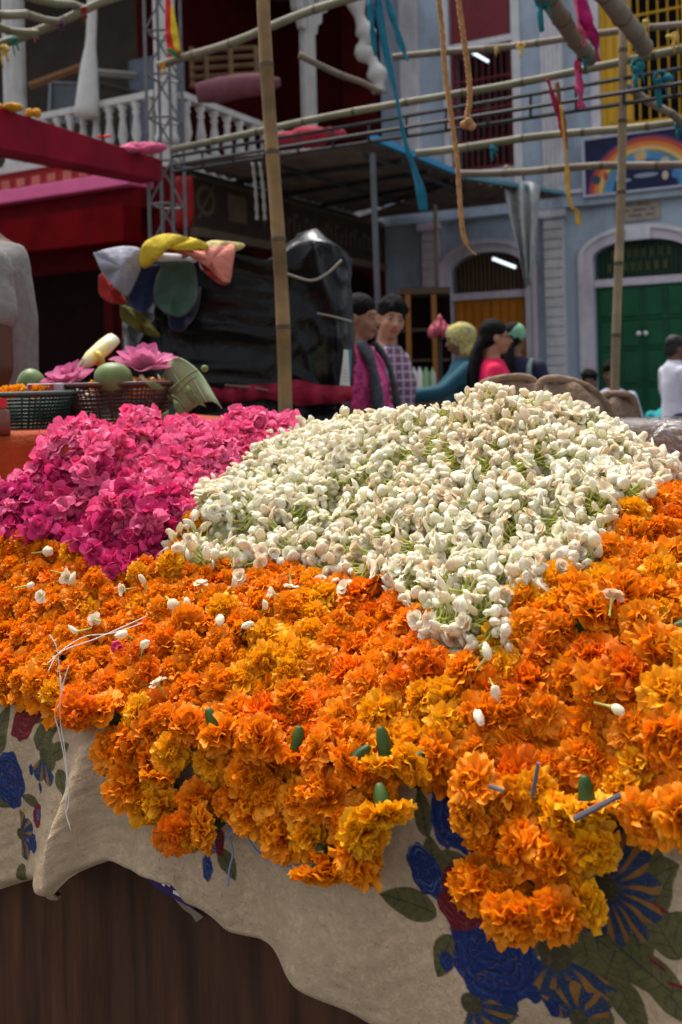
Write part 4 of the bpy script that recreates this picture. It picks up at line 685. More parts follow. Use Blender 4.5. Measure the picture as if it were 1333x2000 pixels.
# ================================================================ the flower stall
# ---- heap surface: thin-plate spline through measured points, as z(s, d)
HP = [  # (px, py, distance)
 (0, 1235, 1.47), (150, 1210, 1.43), (330, 1190, 1.41), (500, 1180, 1.38), (700, 1200, 1.32), (860, 1270, 1.16),
 (300, 1290, 1.31), (560, 1300, 1.24), (760, 1330, 1.17),
 (100, 1080, 1.58), (240, 1130, 1.50), (340, 1110, 1.46), (560, 1130, 1.41), (760, 1150, 1.34),
 (30, 1010, 1.66), (110, 880, 1.76), (230, 840, 1.84), (350, 808, 1.92), (480, 800, 1.95), (555, 850, 1.90), (200, 960, 1.66), (400, 920, 1.74), (300, 1020, 1.57),
 (430, 980, 1.60), (600, 1000, 1.56), (700, 800, 1.83), (830, 800, 1.78), (950, 758, 1.66), (1070, 778, 1.60), (1110, 832, 1.57), (1185, 830, 1.54), (1265, 925, 1.47),
 (800, 960, 1.52), (700, 900, 1.66), (950, 900, 1.46), (1100, 950, 1.34), (1200, 960, 1.34), (900, 1100, 1.27), (1050, 1100, 1.22), (930, 1230, 1.14),
 (1345, 1000, 1.46), (1260, 985, 1.27), (1330, 970, 1.29), (1200, 1090, 1.17), (1330, 1110, 1.14), (1100, 1200, 1.10), (1250, 1250, 1.05), (1080, 1340, 1.06), (1330, 1400, 0.97), (1200, 1430, 0.995)]
pts = []
for px, py, Y in HP:
    q = P(px, py + (26 + 14 * (py < 900)) * (py < 1150) * (px > 330), Y) - Vector((Q0.x, Q0.y, 0)); pts.append((q.dot(EV), q.dot(NV), q.z))
for s in np.linspace(-1.25, 0.8, 14): pts.append((s, 0.0, 0.835 + 0.03 * max(0, s))); pts.append((s, 1.05, 0.84))
for s, z in ((-1.2, .87), (-.9, 1.0), (-.6, 1.08), (-.3, 1.08), (0, 1.05), (.25, .98)): pts.append((s, 0.86 if s > -.9 else .7, z))
for s, d, z in ((-1.1, .3, .86), (-1.05, .5, .95), (.5, .75, .9), (.6, .45, .98), (.55, .2, .95)): pts.append((s, d, z))
pts = np.array(pts)
def _U(r2): return np.where(r2 > 1e-12, r2 * np.log(np.maximum(r2, 1e-12)), 0)
n_ = len(pts); K = _U(((pts[:, None, :2] - pts[None, :, :2]) ** 2).sum(-1)) + np.eye(n_) * 2e-3
PM = np.c_[np.ones(n_), pts[:, :2]]; L_ = np.block([[K, PM], [PM.T, np.zeros((3, 3))]])
WT = np.linalg.solve(L_, np.r_[pts[:, 2], np.zeros(3)])
def hz(s, d):
    s = np.asarray(s, float); d = np.asarray(d, float)
    r2 = (s[..., None] - pts[:, 0]) ** 2 + (d[..., None] - pts[:, 1]) ** 2
    z = _U(r2) @ WT[:n_] + WT[n_] + WT[n_ + 1] * s + WT[n_ + 2] * d
    z = z + (.009 * np.sin(s * 31 + 2 * np.sin(d * 13)) * np.sin(d * 27 + s * 9)) * np.clip((z - .86) / .1, 0, 1)
    return np.maximum(z, 0.828)
E3, N3, O3 = np.array(EV), np.array(NV), np.array((Q0.x, Q0.y, 0.0))
def hpt(s, d):
    s = np.asarray(s, float); d = np.asarray(d, float); z = hz(s, d)
    return O3 + s[..., None] * E3 + d[..., None] * N3 + z[..., None] * np.array((0, 0, 1.0))
def hnorm(s, d, e=0.02):
    a = hpt(s + e, d) - hpt(s - e, d); b = hpt(s, d + e) - hpt(s, d - e); n = np.cross(a, b); return n / np.linalg.norm(n, axis=-1, keepdims=True)
PINK = [(-900, 1090), (-900, 500), (590, 500), (565, 850), (400, 985), (335, 1100), (215, 1140), (165, 1075), (60, 1065)]
JAS = [(565, 850), (590, 500), (1600, 500), (1600, 900), (1290, 940), (1225, 1015), (1140, 1130), (1010, 1180), (965, 1292), (890, 1300), (800, 1165), (600, 1125), (480, 1125), (335, 1115), (400, 985)]
def kind_of(p):
    q = pix(p); k = np.zeros(len(q), int); k[inside(q, PINK)] = 1; k[inside(q, JAS)] = 2; return k     # 0 marigold, 1 pink, 2 jasmine

# ---- table
M_wood = mat('dark_plywood', (0.062, 0.027, 0.014), 0.8, 0.6, 3.5, spec=.12, bump=0.15, bscale=40, stretch=(9, 9, 0.7), dirt=0.8)
M_wood2 = mat('table_board_wood', (0.12, 0.07, 0.045), 0.7, 0.3, 5, stretch=(8, 1, 1))
tb = empty('flower_table', S(-.2, .5, 0), 'dark brown plywood table under the flower cloth', 'table')
MB().gbox(-1.2, 0.75, 0.03, 0.05, 0.02, 0.775, S).build('front_panel', M_wood, tb)
MB().gbox(-1.22, 0.77, 0.0, 1.08, 0.779, 0.808, S).build('table_top', M_wood2, tb)
for s in (-1.15, .7):
    for d in (.09, 1.0): MB().gbox(s - .03, s + .03, d - .03, d + .03, 0.0, 0.776, S).build('leg', M_wood2, tb)

# ---- printed cloth
def vnoise(x, y, f, seed):
    g = np.random.default_rng(seed).random((64, 64)); x = x * f + 30; y = y * f + 30; xi = np.floor(x).astype(int); yi = np.floor(y).astype(int); fx = x - xi; fy = y - yi
    fx = fx * fx * (3 - 2 * fx); fy = fy * fy * (3 - 2 * fy); q = lambda i, j: g[(xi + i) % 64, (yi + j) % 64]
    return (q(0, 0) * (1 - fx) + q(1, 0) * fx) * (1 - fy) + (q(0, 1) * (1 - fx) + q(1, 1) * fx) * fy
NSC, NTC, NTOP = 820, 330, 14
HEM = [(-60, 1760), (0, 1742), (80, 1722), (148, 1730), (162, 1728), (192, 1678), (230, 1672), (258, 1694), (289, 1703), (326, 1706), (358, 1724), (372, 1762), (412, 1799), (442, 1830), (500, 1848), (560, 1880), (640, 1930), (720, 1992), (800, 2040), (1000, 2100), (1400, 2130)]
hs_, hz_ = zip(*sorted(onD(x, y, -0.02) for x, y in HEM))
sg = np.linspace(-0.72, 0.52, NSC)
hem = np.interp(sg, hs_, hz_); ker = np.hanning(9); ker /= ker.sum(); hem = np.convolve(np.pad(hem, 4, mode='edge'), ker, 'valid')
def cloth_dist(s, f):
    """how far the cloth stands off the table's front plane; f = 0 at the edge, 1 at the hem"""
    sp = onD(172, 1560, -0.02)[0]; w = (s - sp)
    pleat = 0.050 * np.exp(-(w / 0.020) ** 2) * np.clip(f * 1.6, 0, 1) + 0.028 * np.exp(-((w + .05) / 0.03) ** 2) * f
    und = 0.016 * np.sin(s * 17 + 1.3) * f + 0.010 * np.sin(s * 33 + 3 * f) * f + 0.006 * np.sin(s * 61 + 2.0 - 4 * f) * f ** 1.5
    swag = 0.012 * np.sin((f * 3.0 + s * 6.0)) * f
    curl = -0.018 * np.clip((f - .93) / .07, 0, 1) ** 2
    fine = 0.0022 * (vnoise(s + f * .12, f * .5, 26, 21) - .5) * np.clip(f * 4, 0, 1) + 0.0016 * (vnoise(s * .6 - f * .2, s + f * .6, 40, 22) - .5) + .0004 * (vnoise(s, f * .5, 120, 23) - .5)
    return 0.018 + fine + 0.012 * f + pleat + und * np.where(w > 0, 1, .5) + swag + curl + 0.03 * f * np.clip(s - .1, 0, 1)
Sg, Tg = np.meshgrid(sg, np.linspace(0, 1, NTC))
Z = 0.812 + (hem[None, :] - 0.812) * Tg
D = -cloth_dist(Sg, Tg) * np.clip(Tg * 6 + .15, 0, 1)
Vf = O3 + Sg[..., None] * E3 + D[..., None] * N3 + Z[..., None] * np.array((0, 0, 1.0))
St, Dt = np.meshgrid(sg, np.linspace(0.35, 0.004, NTOP))
Vt = O3 + St[..., None] * E3 + Dt[..., None] * N3 + (0.813 + 0.0 * St)[..., None] * np.array((0, 0, 1.0))
Vc = np.concatenate([Vt, Vf], 0); NR = NTOP + NTC
# print, in cloth metres: x = s, y = z
X = np.concatenate([St, Sg], 0); Yc = np.concatenate([0.82 + Dt, Z], 0)
rngp = np.random.default_rng(3)
Cc = np.zeros(X.shape + (3,)); Cc[:] = (0.42, 0.305, 0.19)
Cc *= (0.90 + 0.2 * vnoise(X, Yc, 9, 1))[..., None]
def paint(mask, col):
    m = np.clip(mask, 0, 1)[..., None]; Cc[:] = Cc * (1 - m) + np.array(col) * m
def cpt(px, py): return onD(px, py, -0.03)
PXM = 1.0 / 1750.0                                    # metres of cloth for one photograph pixel, about
def soft(v, e=0.0012): return np.clip(v / e + .5, 0, 1)
def rose(px, py, rx, ry, col, dark, light, seed=0, rot=0.0, petals=5):
    cx, cy = cpt(px, py); rx *= PXM; ry *= PXM; x = X - cx; y = Yc - cy; c, s_ = math.cos(rot), math.sin(rot); x, y = (x * c + y * s_) / rx, (-x * s_ + y * c) / ry
    r = np.hypot(x, y); th = np.arctan2(y, x); rag = 0.05 * (vnoise(X, Yc, 110, seed + 50) - .5)
    edge = 0.90 + 0.10 * np.abs(np.sin(th * petals / 2 + seed)) + 0.035 * np.sin(th * 9 + seed * 2) + rag
    m = soft((edge - r) * min(rx, ry)); paint(m, col)
    n = vnoise(X, Yc, 140, seed + 7)
    for k in range(4):                                # rings of petals, brushed
        rk = 0.22 + 0.19 * k; wob = rk + 0.06 * np.sin(th * (2 + k % 3) + seed + k * 2.1)
        paint(m * np.clip(1 - np.abs(r - wob) / 0.055, 0, 1) * (0.4 + .6 * n), dark)
        paint(m * np.clip(1 - np.abs(r - wob - .075) / 0.05, 0, 1) * np.clip(n * 1.5 - .5, 0, 1) * .7, light)
def leaf(px, py, ln, wd, ang, col=(0.075, 0.068, 0.022), dark=(0.018, 0.016, 0.008)):
    cx, cy = cpt(px, py); ln *= PXM; wd *= PXM; a = R(ang); x = X - cx; y = Yc - cy; u = (x * math.cos(a) + y * math.sin(a)) / ln; v = (-x * math.sin(a) + y * math.cos(a)) / wd
    prof = np.where((u > 0) & (u < 1), np.sin(np.pi * np.clip(u, 0, 1) ** 0.75) ** 0.8, 0) * .5
    m = soft((prof - np.abs(v)) * wd) * ((u > 0) & (u < 1)); shade = vnoise(X, Yc, 90, int(px) % 31)
    paint(m, np.array(col) * 1.0); paint(m * np.clip(shade * 1.6 - .6, 0, 1) * .6, np.array(col) * 1.55)
    paint(m * np.clip(1 - np.abs(v) * wd / .0012, 0, 1) * .9, dark)
    vein = np.abs(((u * 6 - np.abs(v) * 2.0) % 1) - .5); paint(m * np.clip((vein - .40) / .06, 0, 1) * .55, dark)
def daisy(px, py, r0, a0, a1, ncol=14, blue=(0.012, 0.03, 0.075), yel=(0.22, 0.095, 0.012), sq=1.0):
    cx, cy = cpt(px, py); x = (X - cx); y = (Yc - cy) / sq; r = np.hypot(x, y) / (r0 * PXM); th = np.degrees(np.arctan2(y, x)); u = (th - a0) % 360
    span = (a1 - a0); m = (u < span); petal = np.abs(np.sin(np.radians(u) * ncol * .5)); mm = soft((0.78 + .22 * petal - r) * r0 * PXM) * m
    paint(mm, blue); st = np.sin(np.radians(u) * ncol * 1.5 + 2 * vnoise(X, Yc, 60, int(px) % 19)); paint(mm * np.clip(st * 2.4 - .4, 0, 1) * np.clip((r - .25) * 4, 0, 1), yel)
    paint(soft((.24 - r) * r0 * PXM), (0.05, 0.04, 0.015))
def stemline(pl, w, col):
    q = [cpt(*p) for p in pl]
    for (ax, ay), (bx, by) in zip(q[:-1], q[1:]):
        dx, dy = bx - ax, by - ay; L2 = dx * dx + dy * dy; t = np.clip(((X - ax) * dx + (Yc - ay) * dy) / L2, 0, 1); paint(soft(w * PXM - np.hypot(X - ax - t * dx, Yc - ay - t * dy)), col)
BLU, BLD, BLL = (0.004, 0.018, 0.105), (0.002, 0.006, 0.035), (0.03, 0.075, 0.24)
RED, RDD, RDL = (0.13, 0.004, 0.008), (0.05, 0.003, 0.006), (0.32, 0.03, 0.04)
GRN = (0.05, 0.045, 0.015)
stemline([(890, 1560), (870, 1640), (860, 1720), (900, 1820)], 4, GRN); stemline([(840, 1720), (870, 1690)], 4, GRN)
stemline([(1000, 1960), (1040, 1900), (1100, 1830), (1200, 1760)], 4, GRN); stemline([(960, 1950), (1000, 2000)], 3, GRN)
for a in ((850, 1530, 120, 46, 165), (800, 1560, 90, 50, 110), (830, 1640, 80, 34, 115), (905, 1690, 110, 52, 200), (850, 1740, 95, 52, 100), (850, 1790, 110, 60, 170), (880, 1830, 90, 50, 250), (905, 1790, 70, 44, 30), (835, 1610, 60, 26, 60),
          (1060, 1830, 150, 80, 205), (1130, 1830, 130, 76, 290), (1100, 1800, 170, 84, -25), (1200, 1760, 110, 84, -60), (1240, 1860, 130, 60, -38), (1215, 1740, 100, 70, 30), (1270, 1780, 120, 70, 100), (1240, 1640, 90, 60, 200),
          (1190, 1920, 100, 70, -50), (1170, 1940, 80, 60, 70), (1300, 1790, 100, 66, -35), (1330, 1870, 120, 60, 130), (1260, 1790, 80, 46, 60), (1150, 1960, 100, 60, -80), (1320, 1930, 110, 60, 160), (1000, 1990, 80, 44, 200),
          (60, 1470, 110, 60, 60), (40, 1420, 150, 80, 65), (95, 1510, 80, 44, 100), (90, 1480, 70, 40, 30), (110, 1505, 60, 40, -60), (20, 1560, 100, 50, 200), (500, 1560, 90, 40, -70), (490, 1500, 90, 44, -80),
          (390, 1650, 70, 40, 190), (425, 1660, 70, 34, -60), (30, 1700, 60, 34, 240), (60, 1580, 60, 30, 170), (-20, 1480, 120, 60, 80)): leaf(*a)
daisy(1180, 1740, 95, -150, 110, 12); daisy(1080, 1870, 120, -150, -20, 9); daisy(920, 1960, 80, -110, 100, 8); daisy(20, 1640, 60, -90, 90, 7); daisy(75, 1480, 70, -140, -40, 7); daisy(1120, 2010, 70, 20, 160, 7)
rose(895, 1590, 76, 82, BLU, BLD, BLL, 1); rose(960, 1865, 82, 96, BLU, BLD, BLL, 2, .3); rose(895, 1760, 48, 60, RED, RDD, RDL, 3); rose(905, 1768, 16, 20, BLU, (.3, .35, .5), (.4, .45, .6), 4)
rose(825, 1705, 30, 52, BLU, BLD, (.16, .26, .5), 5, .5); rose(870, 1880, 15, 18, BLU, BLD, BLL, 6); rose(30, 1400, 42, 70, RED, RDD, RDL, 7, -.3); rose(5, 1530, 48, 72, BLU, BLD, BLL, 8)
rose(60, 1600, 20, 30, RED, RDD, RDL, 9); rose(62, 1598, 8, 14, BLU, (.2, .25, .5), BLL, 10); rose(52, 1655, 22, 22, BLU, BLD, BLL, 11, 0, 4); rose(416, 1640, 16, 30, BLU, (.3, .3, .45), BLL, 12); rose(424, 1648, 10, 30, RED, RDD, RDL, 13)
rose(405, 1695, 14, 28, BLU, BLD, (.14, .2, .4), 14); rose(1035, 1955, 14, 20, BLU, BLD, BLL, 15); rose(1072, 1985, 12, 20, BLU, BLD, BLL, 16); rose(47, 1510, 8, 14, BLU, BLD, BLL, 17); rose(66, 1545, 6, 14, BLU, BLD, BLL, 18)
stemline([(1278, 1770), (1300, 1785)], 2.5, RED); stemline([(1270, 1870), (1300, 1890)], 2.5, RED); stemline([(1310, 1912), (1340, 1920)], 2.5, RED); stemline([(795, 1525), (822, 1538)], 2, RED); stemline([(850, 1540), (862, 1545)], 2, RED)
Cc *= (0.90 + .20 * vnoise(X, Yc, 330, 77) * vnoise(X + .3, Yc, 120, 78) * 2)[..., None]
idx = np.arange(NR * NSC).reshape(NR, NSC); Fc = np.stack([idx[:-1, :-1], idx[1:, :-1], idx[1:, 1:], idx[:-1, 1:]], -1).reshape(-1, 4)
me = npmesh('printed_cloth', Vc.reshape(-1, 3), Fc, cols=Cc.reshape(-1, 3), attr='print', mats=[attr_mat('printed_cotton', 'print', 0.85, 0.35, 420, grain=0.06, swirl=70)])
cl = link('table_cloth', me); tag(cl, 'beige cotton cloth printed with blue and red roses, hanging over the table front', 'cloth'); solid(cl, 0.0012)
hemv = [Vector(Vf[-1, i]) for i in range(0, NSC, 4)]
MB().tube([p + Vector((0, 0, 0.002)) for p in hemv], 0.0024, 6).build('hem', mat('hem_cotton', (0.42, 0.31, 0.20), 0.85, 0.1), cl, True)
cc = MB(); q = [onD(x, y, 0.022) for x, y in ((-40, 1800), (20, 1790), (12, 1812), (-40, 1830))]
# scrap of purple banner under the hem, with white lettering
bn = MB(); poly = [onD(x, y, 0.024) for x, y in ((280, 1670), (380, 1670), (384, 1772), (366, 1766), (338, 1750), (316, 1738), (286, 1712))]
bn.prism(poly, S, 0.021, 0.0235); bo = bn.build('printed_banner', mat('purple_print', (0.035, 0.014, 0.10), 0.5, 0.2)); tag(bo, 'purple printed banner scrap with white letters peeping out under the cloth hem', 'banner')
for pl in (((296, 1703), (312, 1714)), ((316, 1718), (332, 1730)), ((324, 1716), (318, 1730)), ((345, 1722), (352, 1746)), ((338, 1742), (354, 1750))):
    (s0, z0), (s1, z1) = onD(*pl[0], .0195), onD(*pl[1], .0195); dx, dz = s1 - s0, z1 - z0; L = math.hypot(dx, dz); nx, nz = -dz / L * .0022, dx / L * .0022
    MB().prism([(s0 + nx, z0 + nz), (s1 + nx, z1 + nz), (s1 - nx, z1 - nz), (s0 - nx, z0 - nz)], S, .0200, .0206).build('lettering', mat('white_print', (.7, .68, .72), .5, .05), bo)
paper = MB()
paper.prism([onD(x, y, .026) for x, y in ((330, 1740), (400, 1790), (385, 1800), (375, 1785), (360, 1775))], S, .0245, .0262)
tag(paper.build('torn_paper', mat('brown_paper', (.2, .15, .11), .8)), 'torn strip of brown paper on the table front under the purple banner', 'paper')
# ================================================================ flowers
def petal_grid(nu, nv): 
    i = np.arange(nu * nv).reshape(nu, nv); return np.stack([i[:-1, :-1], i[1:, :-1], i[1:, 1:], i[:-1, 1:]], -1).reshape(-1, 4)
def marigold_mesh(seed, rad=0.033, npet=120, flat=0.8, openness=1.0):
    rg = np.random.default_rng(seed); nu, nv = 6, 6; pg = petal_grid(nu, nv); Vs = []; Fs = []; Cs = []; k = 0
    t = np.linspace(0, 1, nu)[:, None]; j = np.linspace(-1, 1, nv)[None, :]
    for i in range(npet):
        f = (i + .5) / npet; phi = (1 - f) ** 0.75 * R(118) * openness; th = i * 2.39996 + rg.normal(0, .2)     # outer petals first
        ln = rad * (0.74 + 0.30 * (1 - f) + rg.normal(0, .09)); wd = rad * (0.50 + .14 * rg.random()) * (1.0 - .35 * f)
        bend = rg.normal(0.25, .3) * (1.0 if f < .6 else -.8); ph = phi + bend * t ** 1.5
        r = 0.10 * rad + (ln - .10 * rad) * t * (1 - (.10 + .16 * rg.random()) * j * j * t * t)
        ruf = (rg.random() * .5 + .35) * rad * .21 * t ** 1.4 * np.sin(j * (2.2 + 1.8 * rg.random()) + rg.random() * 6.3)
        r = r + rad * .05 * t ** 3 * np.sin(j * 5 + rg.random() * 6)
        w = wd * (0.22 + .78 * np.sin(np.clip(t * 1.0, 0, 1) * 2.05) ** .8) * .5
        er = np.array([math.cos(th), math.sin(th), 0]); et = np.array([-math.sin(th), math.cos(th), 0]); ez = np.array([0, 0, 1])
        sp, cp = np.sin(ph), np.cos(ph)
        pos = (r * sp)[..., None] * er + (r * cp * flat)[..., None] * ez + (w * j)[..., None] * et + ruf[..., None] * ((cp)[..., None] * er - sp[..., None] * ez) + (np.abs(j) ** 2 * w * .35 * rg.normal(0.3, .8))[..., None] * (cp[..., None] * er - sp[..., None] * ez)
        Vs.append(pos.reshape(-1, 3)); Fs.append(pg + k); k += nu * nv
        c = np.zeros((nu, nv, 3)); c[..., 0] = t ** .8; c[..., 1] = rg.random(); Cs.append(c.reshape(-1, 3))
    return np.concatenate(Vs), np.concatenate(Fs), np.concatenate(Cs)
def calyx_mb(ln=0.026, r=0.0085):
    mb = MB(); n = 10; prof = [(0.40, -1.12), (0.55, -1.05), (.72, -.92), (.95, -.62), (1.0, -.3), (1.12, 0.0)]
    vs = []
    for rr, h in prof:
        for q in range(n): a = 2 * math.pi * q / n; k = r * rr * (1 + (.10 if q % 2 else -.06)); vs.append((k * math.cos(a), k * math.sin(a), h * ln))
    m = len(prof); mb.add(vs, [(i * n + q, i * n + (q + 1) % n, (i + 1) * n + (q + 1) % n, (i + 1) * n + q) for i in range(m - 1) for q in range(n)] + [tuple(range(n - 1, -1, -1))]); return mb
PM_ORANGE = petal_mat('marigold_orange', (0.82, 0.185, 0.002), (0.91, 0.315, 0.004), (0.89, 0.26, 0.003))
PM_DEEP = petal_mat('marigold_deep_orange', (0.76, 0.135, 0.002), (0.89, 0.245, 0.003), (0.87, 0.195, 0.003))
PM_AMBER = petal_mat('marigold_amber', (0.78, 0.20, 0.002), (0.90, 0.33, 0.004), (0.88, 0.28, 0.003))
PM_GOLD = petal_mat('marigold_golden_yellow', (0.80, 0.27, 0.002), (0.90, 0.44, 0.005), (0.90, 0.39, 0.004))
M_calyx = mat('marigold_calyx_green', (0.030, 0.062, 0.010), 0.45, 0.5, 60)
def tomesh(name, vfc, m): return npmesh(name, vfc[0], vfc[1], cols=vfc[2], mats=[m])
MG = {}
for mi, (mk, mm) in enumerate((('o', PM_ORANGE), ('d', PM_DEEP), ('a', PM_AMBER), ('g', PM_GOLD))):
    MG[mk] = [tomesh('marigold', marigold_mesh(mi * 10 + i, 0.033, (165, 145, 120, 175, 95)[i], (.85, .7, .6, .95, .5)[i], (1.0, 1.0, .86, 1.05, .8)[i]), mm) for i in range(5)]
cal = [calyx_mb(.023, .0082), calyx_mb(.030, .0092)]; CALME = []
for c in cal:
    o = c.build('calyx', M_calyx, None, True); CALME.append(o.data); bpy.data.objects.remove(o)
def basis(n, rot):
    return frame_z(n) @ Matrix.Rotation(rot, 3, 'Z')
MARI = []                                             # (position, axis, scale, colour key)
def place_marigold(p, axis, sc, key, label, group, calyx=True):
    o = bpy.data.objects.new('marigold', random.choice(MG[key])); COL.objects.link(o)
    m3 = basis(axis, random.random() * 6.3); o.matrix_world = Matrix.Translation(p) @ m3.to_4x4() @ Matrix.Diagonal((sc, sc, sc * random.uniform(.85, 1.1), 1))
    tag(o, label, 'marigold', group)
    if calyx:
        c = bpy.data.objects.new('calyx', random.choice(CALME)); COL.objects.link(c); c.parent = o; c.location = (0, 0, -0.006)
    return o
CN = {'o': 'orange', 'd': 'deep orange', 'a': 'amber orange', 'g': 'golden yellow'}
def poisson(cands, prio_r, order=None):
    """dart throwing in 3-D; cands (n,3), prio_r (n,) radii -> kept indices"""
    keep = []; grid = {}; cs = float(np.max(prio_r))
    for i in range(len(cands)):
        p = cands[i]; k = tuple((p // cs).astype(int)); ok = True
        for dx in (-1, 0, 1):
            for dy in (-1, 0, 1):
                for dz in (-1, 0, 1):
                    for j in grid.get((k[0] + dx, k[1] + dy, k[2] + dz), ()):
                        if ((cands[j] - p) ** 2).sum() < (prio_r[i]) ** 2: ok = False; break
                    if not ok: break
                if not ok: break
            if not ok: break
        if ok: keep.append(i); grid.setdefault(k, []).append(i)
    return keep
def surf_samples(n, s0=-1.15, s1=.72, d0=-.01, d1=.92):
    s = RNG.uniform(s0, s1, n); d = RNG.uniform(d0, d1, n); return s, d, hpt(s, d), hnorm(s, d)
def seen(p, nrm):
    """roughly in view: within the frame and not on the far slope"""
    q = pix(p); v = np.array((0, 0, CAMZ)) - p; return (q[:, 0] > -60) & (q[:, 0] < 1400) & ((v * nrm).sum(-1) > -0.10)
def yellow_patch(q):                                  # blooms come from baskets of one colour: patches
    return np.sin(q[:, 0] * .011 + 1.7) * np.cos(q[:, 1] * .013 + q[:, 0] * .004) + .4 * np.sin(q[:, 0] * .031 + q[:, 1] * .027)
# -- marigolds on the slope
s, d, p, nn = surf_samples(45000, d0=-.005); k = kind_of(p); q = pix(p)
sel = (k == 0) & (d < .75) & seen(p, nn); s, d, p, nn, q = s[sel], d[sel], p[sel], nn[sel], q[sel]
far = np.clip((p[:, 1] - 1.0) / .5, 0, 1); rr = (0.0345 - 0.0125 * far) * RNG.uniform(.85, 1.15, len(p))
kp = poisson(p, rr); nmg = 0
def pick_colour(qi):
    y = yellow_patch(qi[None])[0] + random.gauss(0, .55)
    return 'g' if y > .62 else 'a' if y > .08 else 'o' if y > -.55 else 'd'
def mari_label(q, c):
    if q[1] > 1430 and q[0] > 860: return f'{c} marigold bloom hanging in the clump below the jasmine tip', 'marigolds hanging over the cloth by the blue roses'
    if q[1] > 1420: return f'{c} marigold bloom hanging over the beige cloth in the middle', 'marigolds hanging over the cloth in the middle'
    if q[0] > 960: return f'{c} marigold bloom heaped between jasmine and picture edge', 'marigolds heaped beside the jasmine mound'
    if q[1] < 1220: return f'{c} marigold bloom in the band below the jasmine and pink heaps', 'marigolds at the foot of the heaps'
    return f'{c} marigold bloom in the wide row above the table edge', 'marigolds along the table edge'
ALLM = []
for i in kp:
    ax = Vector(nn[i]) * 1.0 + Vector(RNG.normal(0, .55, 3)) + Vector((0, -.35, .1)); sc = random.uniform(.70, 1.08) * (1.04 - .38 * far[i])
    ALLM.append((Vector(p[i]) + Vector(nn[i]) * (.006 + random.uniform(-.006, .012)), ax.normalized(), sc, pick_colour(q[i]), tuple(q[i])))
# -- marigolds hanging in front of the cloth
HANG = [[(190, 1370), (500, 1400), (508, 1500), (490, 1590), (440, 1610), (385, 1630), (300, 1610), (262, 1560), (215, 1480)],
        [(505, 1400), (890, 1420), (880, 1480), (800, 1500), (740, 1540), (735, 1660), (690, 1690), (645, 1705), (590, 1690), (545, 1640), (525, 1600), (512, 1520)],
        [(880, 1440), (1380, 1440), (1380, 1600), (1280, 1610), (1200, 1640), (1180, 1700), (1140, 1790), (1040, 1790), (970, 1815), (945, 1780), (915, 1680), (905, 1560)]]
for hi, poly in enumerate(HANG):
    xs = RNG.uniform(150, 1390, 5000); ys = RNG.uniform(1360, 1850, 5000); pq = np.stack([xs, ys], 1); pq = pq[inside(pq, poly)][:1500]
    w = []
    for x, y in pq:
        dd_ = -.05
        for _ in range(3):
            s_, z_ = onD(x, y, dd_); fz1 = float(np.clip((.812 - z_) / (.812 - np.interp(s_, sg, hem)), 0, 1)); dd_ = -float(cloth_dist(np.array([s_]), np.array([fz1]))[0]) * min(1, fz1 * 6 + .15) - .036
        w.append(S(s_, dd_, z_))
    w = np.array(w); ok = w[:, 2] < .85; w = w[ok]; pq = pq[ok]
    for i in poisson(w, np.full(len(w), .029)):
        ax = -NV * .8 + EV * random.gauss(0, .5) + Vector((0, 0, random.gauss(.15, .5)))
        if random.random() < .22: ax = Vector((random.gauss(0, .5), -.2, -1))
        yl = yellow_patch(pq[i][None])[0] + random.gauss(0, .7); key = 'g' if yl > .65 else 'a' if yl > .0 else 'o'
        ALLM.append((Vector(w[i]) - NV * random.uniform(-.012, .012), ax.normalized(), random.uniform(.74, 1.0), key, tuple(pq[i])))
# a few that stand out on their own
for x, y, dd, ax, sc, key in ((152, 1392, -.035, (-.1, -1, -.3), .8, 'd'), (752, 1590, -.05, (.15, -.5, -.8), .98, 'g'), (715, 1625, -.05, (.3, -.6, -.5), .9, 'g'), (628, 1705, -.045, (0, -.45, -.9), .98, 'a'), (345, 1630, -.04, (.2, -.9, -.3), .9, 'd'), (1000, 1800, -.06, (-.3, -.8, -.4), .95, 'o'), (1090, 1790, -.05, (.2, -.9, -.2), .9, 'o')):
    s_, z_ = onD(x, y, dd - .03); ALLM.append((S(s_, dd - .03, z_), Vector(ax).normalized(), sc, key, (x, y)))
LIMIT = 300
ALLM.sort(key=lambda m: m[0].y / m[2] - (.6 if m[4][1] > 1440 else 0))
for mpos, ax, sc, key, qq in ALLM[:LIMIT]:
    lb, gr = mari_label(qq, ('large ' if sc > .93 else 'small ' if sc < .76 else 'medium ') + CN[key]); place_marigold(mpos, ax, sc, key, lb.replace('marigold bloom', 'nodding marigold') if ax.z < -.35 else lb, gr)
def merge(inst):
    """inst: list of (V, F, C, M4, rnd) -> joined arrays"""
    Vs, Fs, Cs, k = [], [], [], 0
    for V, F, C, M, rnd in inst:
        Vs.append(V @ M[:3, :3].T + M[:3, 3]); Fs.append(F + k); k += len(V); c = C.copy(); c[:, 2] = rnd; Cs.append(c)
    return np.concatenate(Vs), np.concatenate(Fs), np.concatenate(Cs)
def m4(p, axis, sc, rot=None):
    m = Matrix.Translation(p) @ basis(axis, random.random() * 6.3 if rot is None else rot).to_4x4() @ Matrix.Diagonal((sc, sc, sc, 1)); return np.array(m)
rest = ALLM[LIMIT:]
under = poisson(p, np.full(len(p), .032))
rest += [(Vector(p[i]) - Vector(nn[i]) * .006, (Vector(nn[i]) + Vector(RNG.normal(0, .5, 3))).normalized(), 1.0, 'o', None) for i in under]
if rest:
    src = marigold_mesh(99, .033, 70, .75)
    o = link('marigold_heap', tomesh('marigold_heap', merge([(*src, m4(a, b, c), random.random()) for a, b, c, e, f in rest]), PM_ORANGE)); tag(o, 'mass of smaller orange marigolds filling in between the big blooms', 'marigolds', kind='stuff')
print('marigolds', len(ALLM))
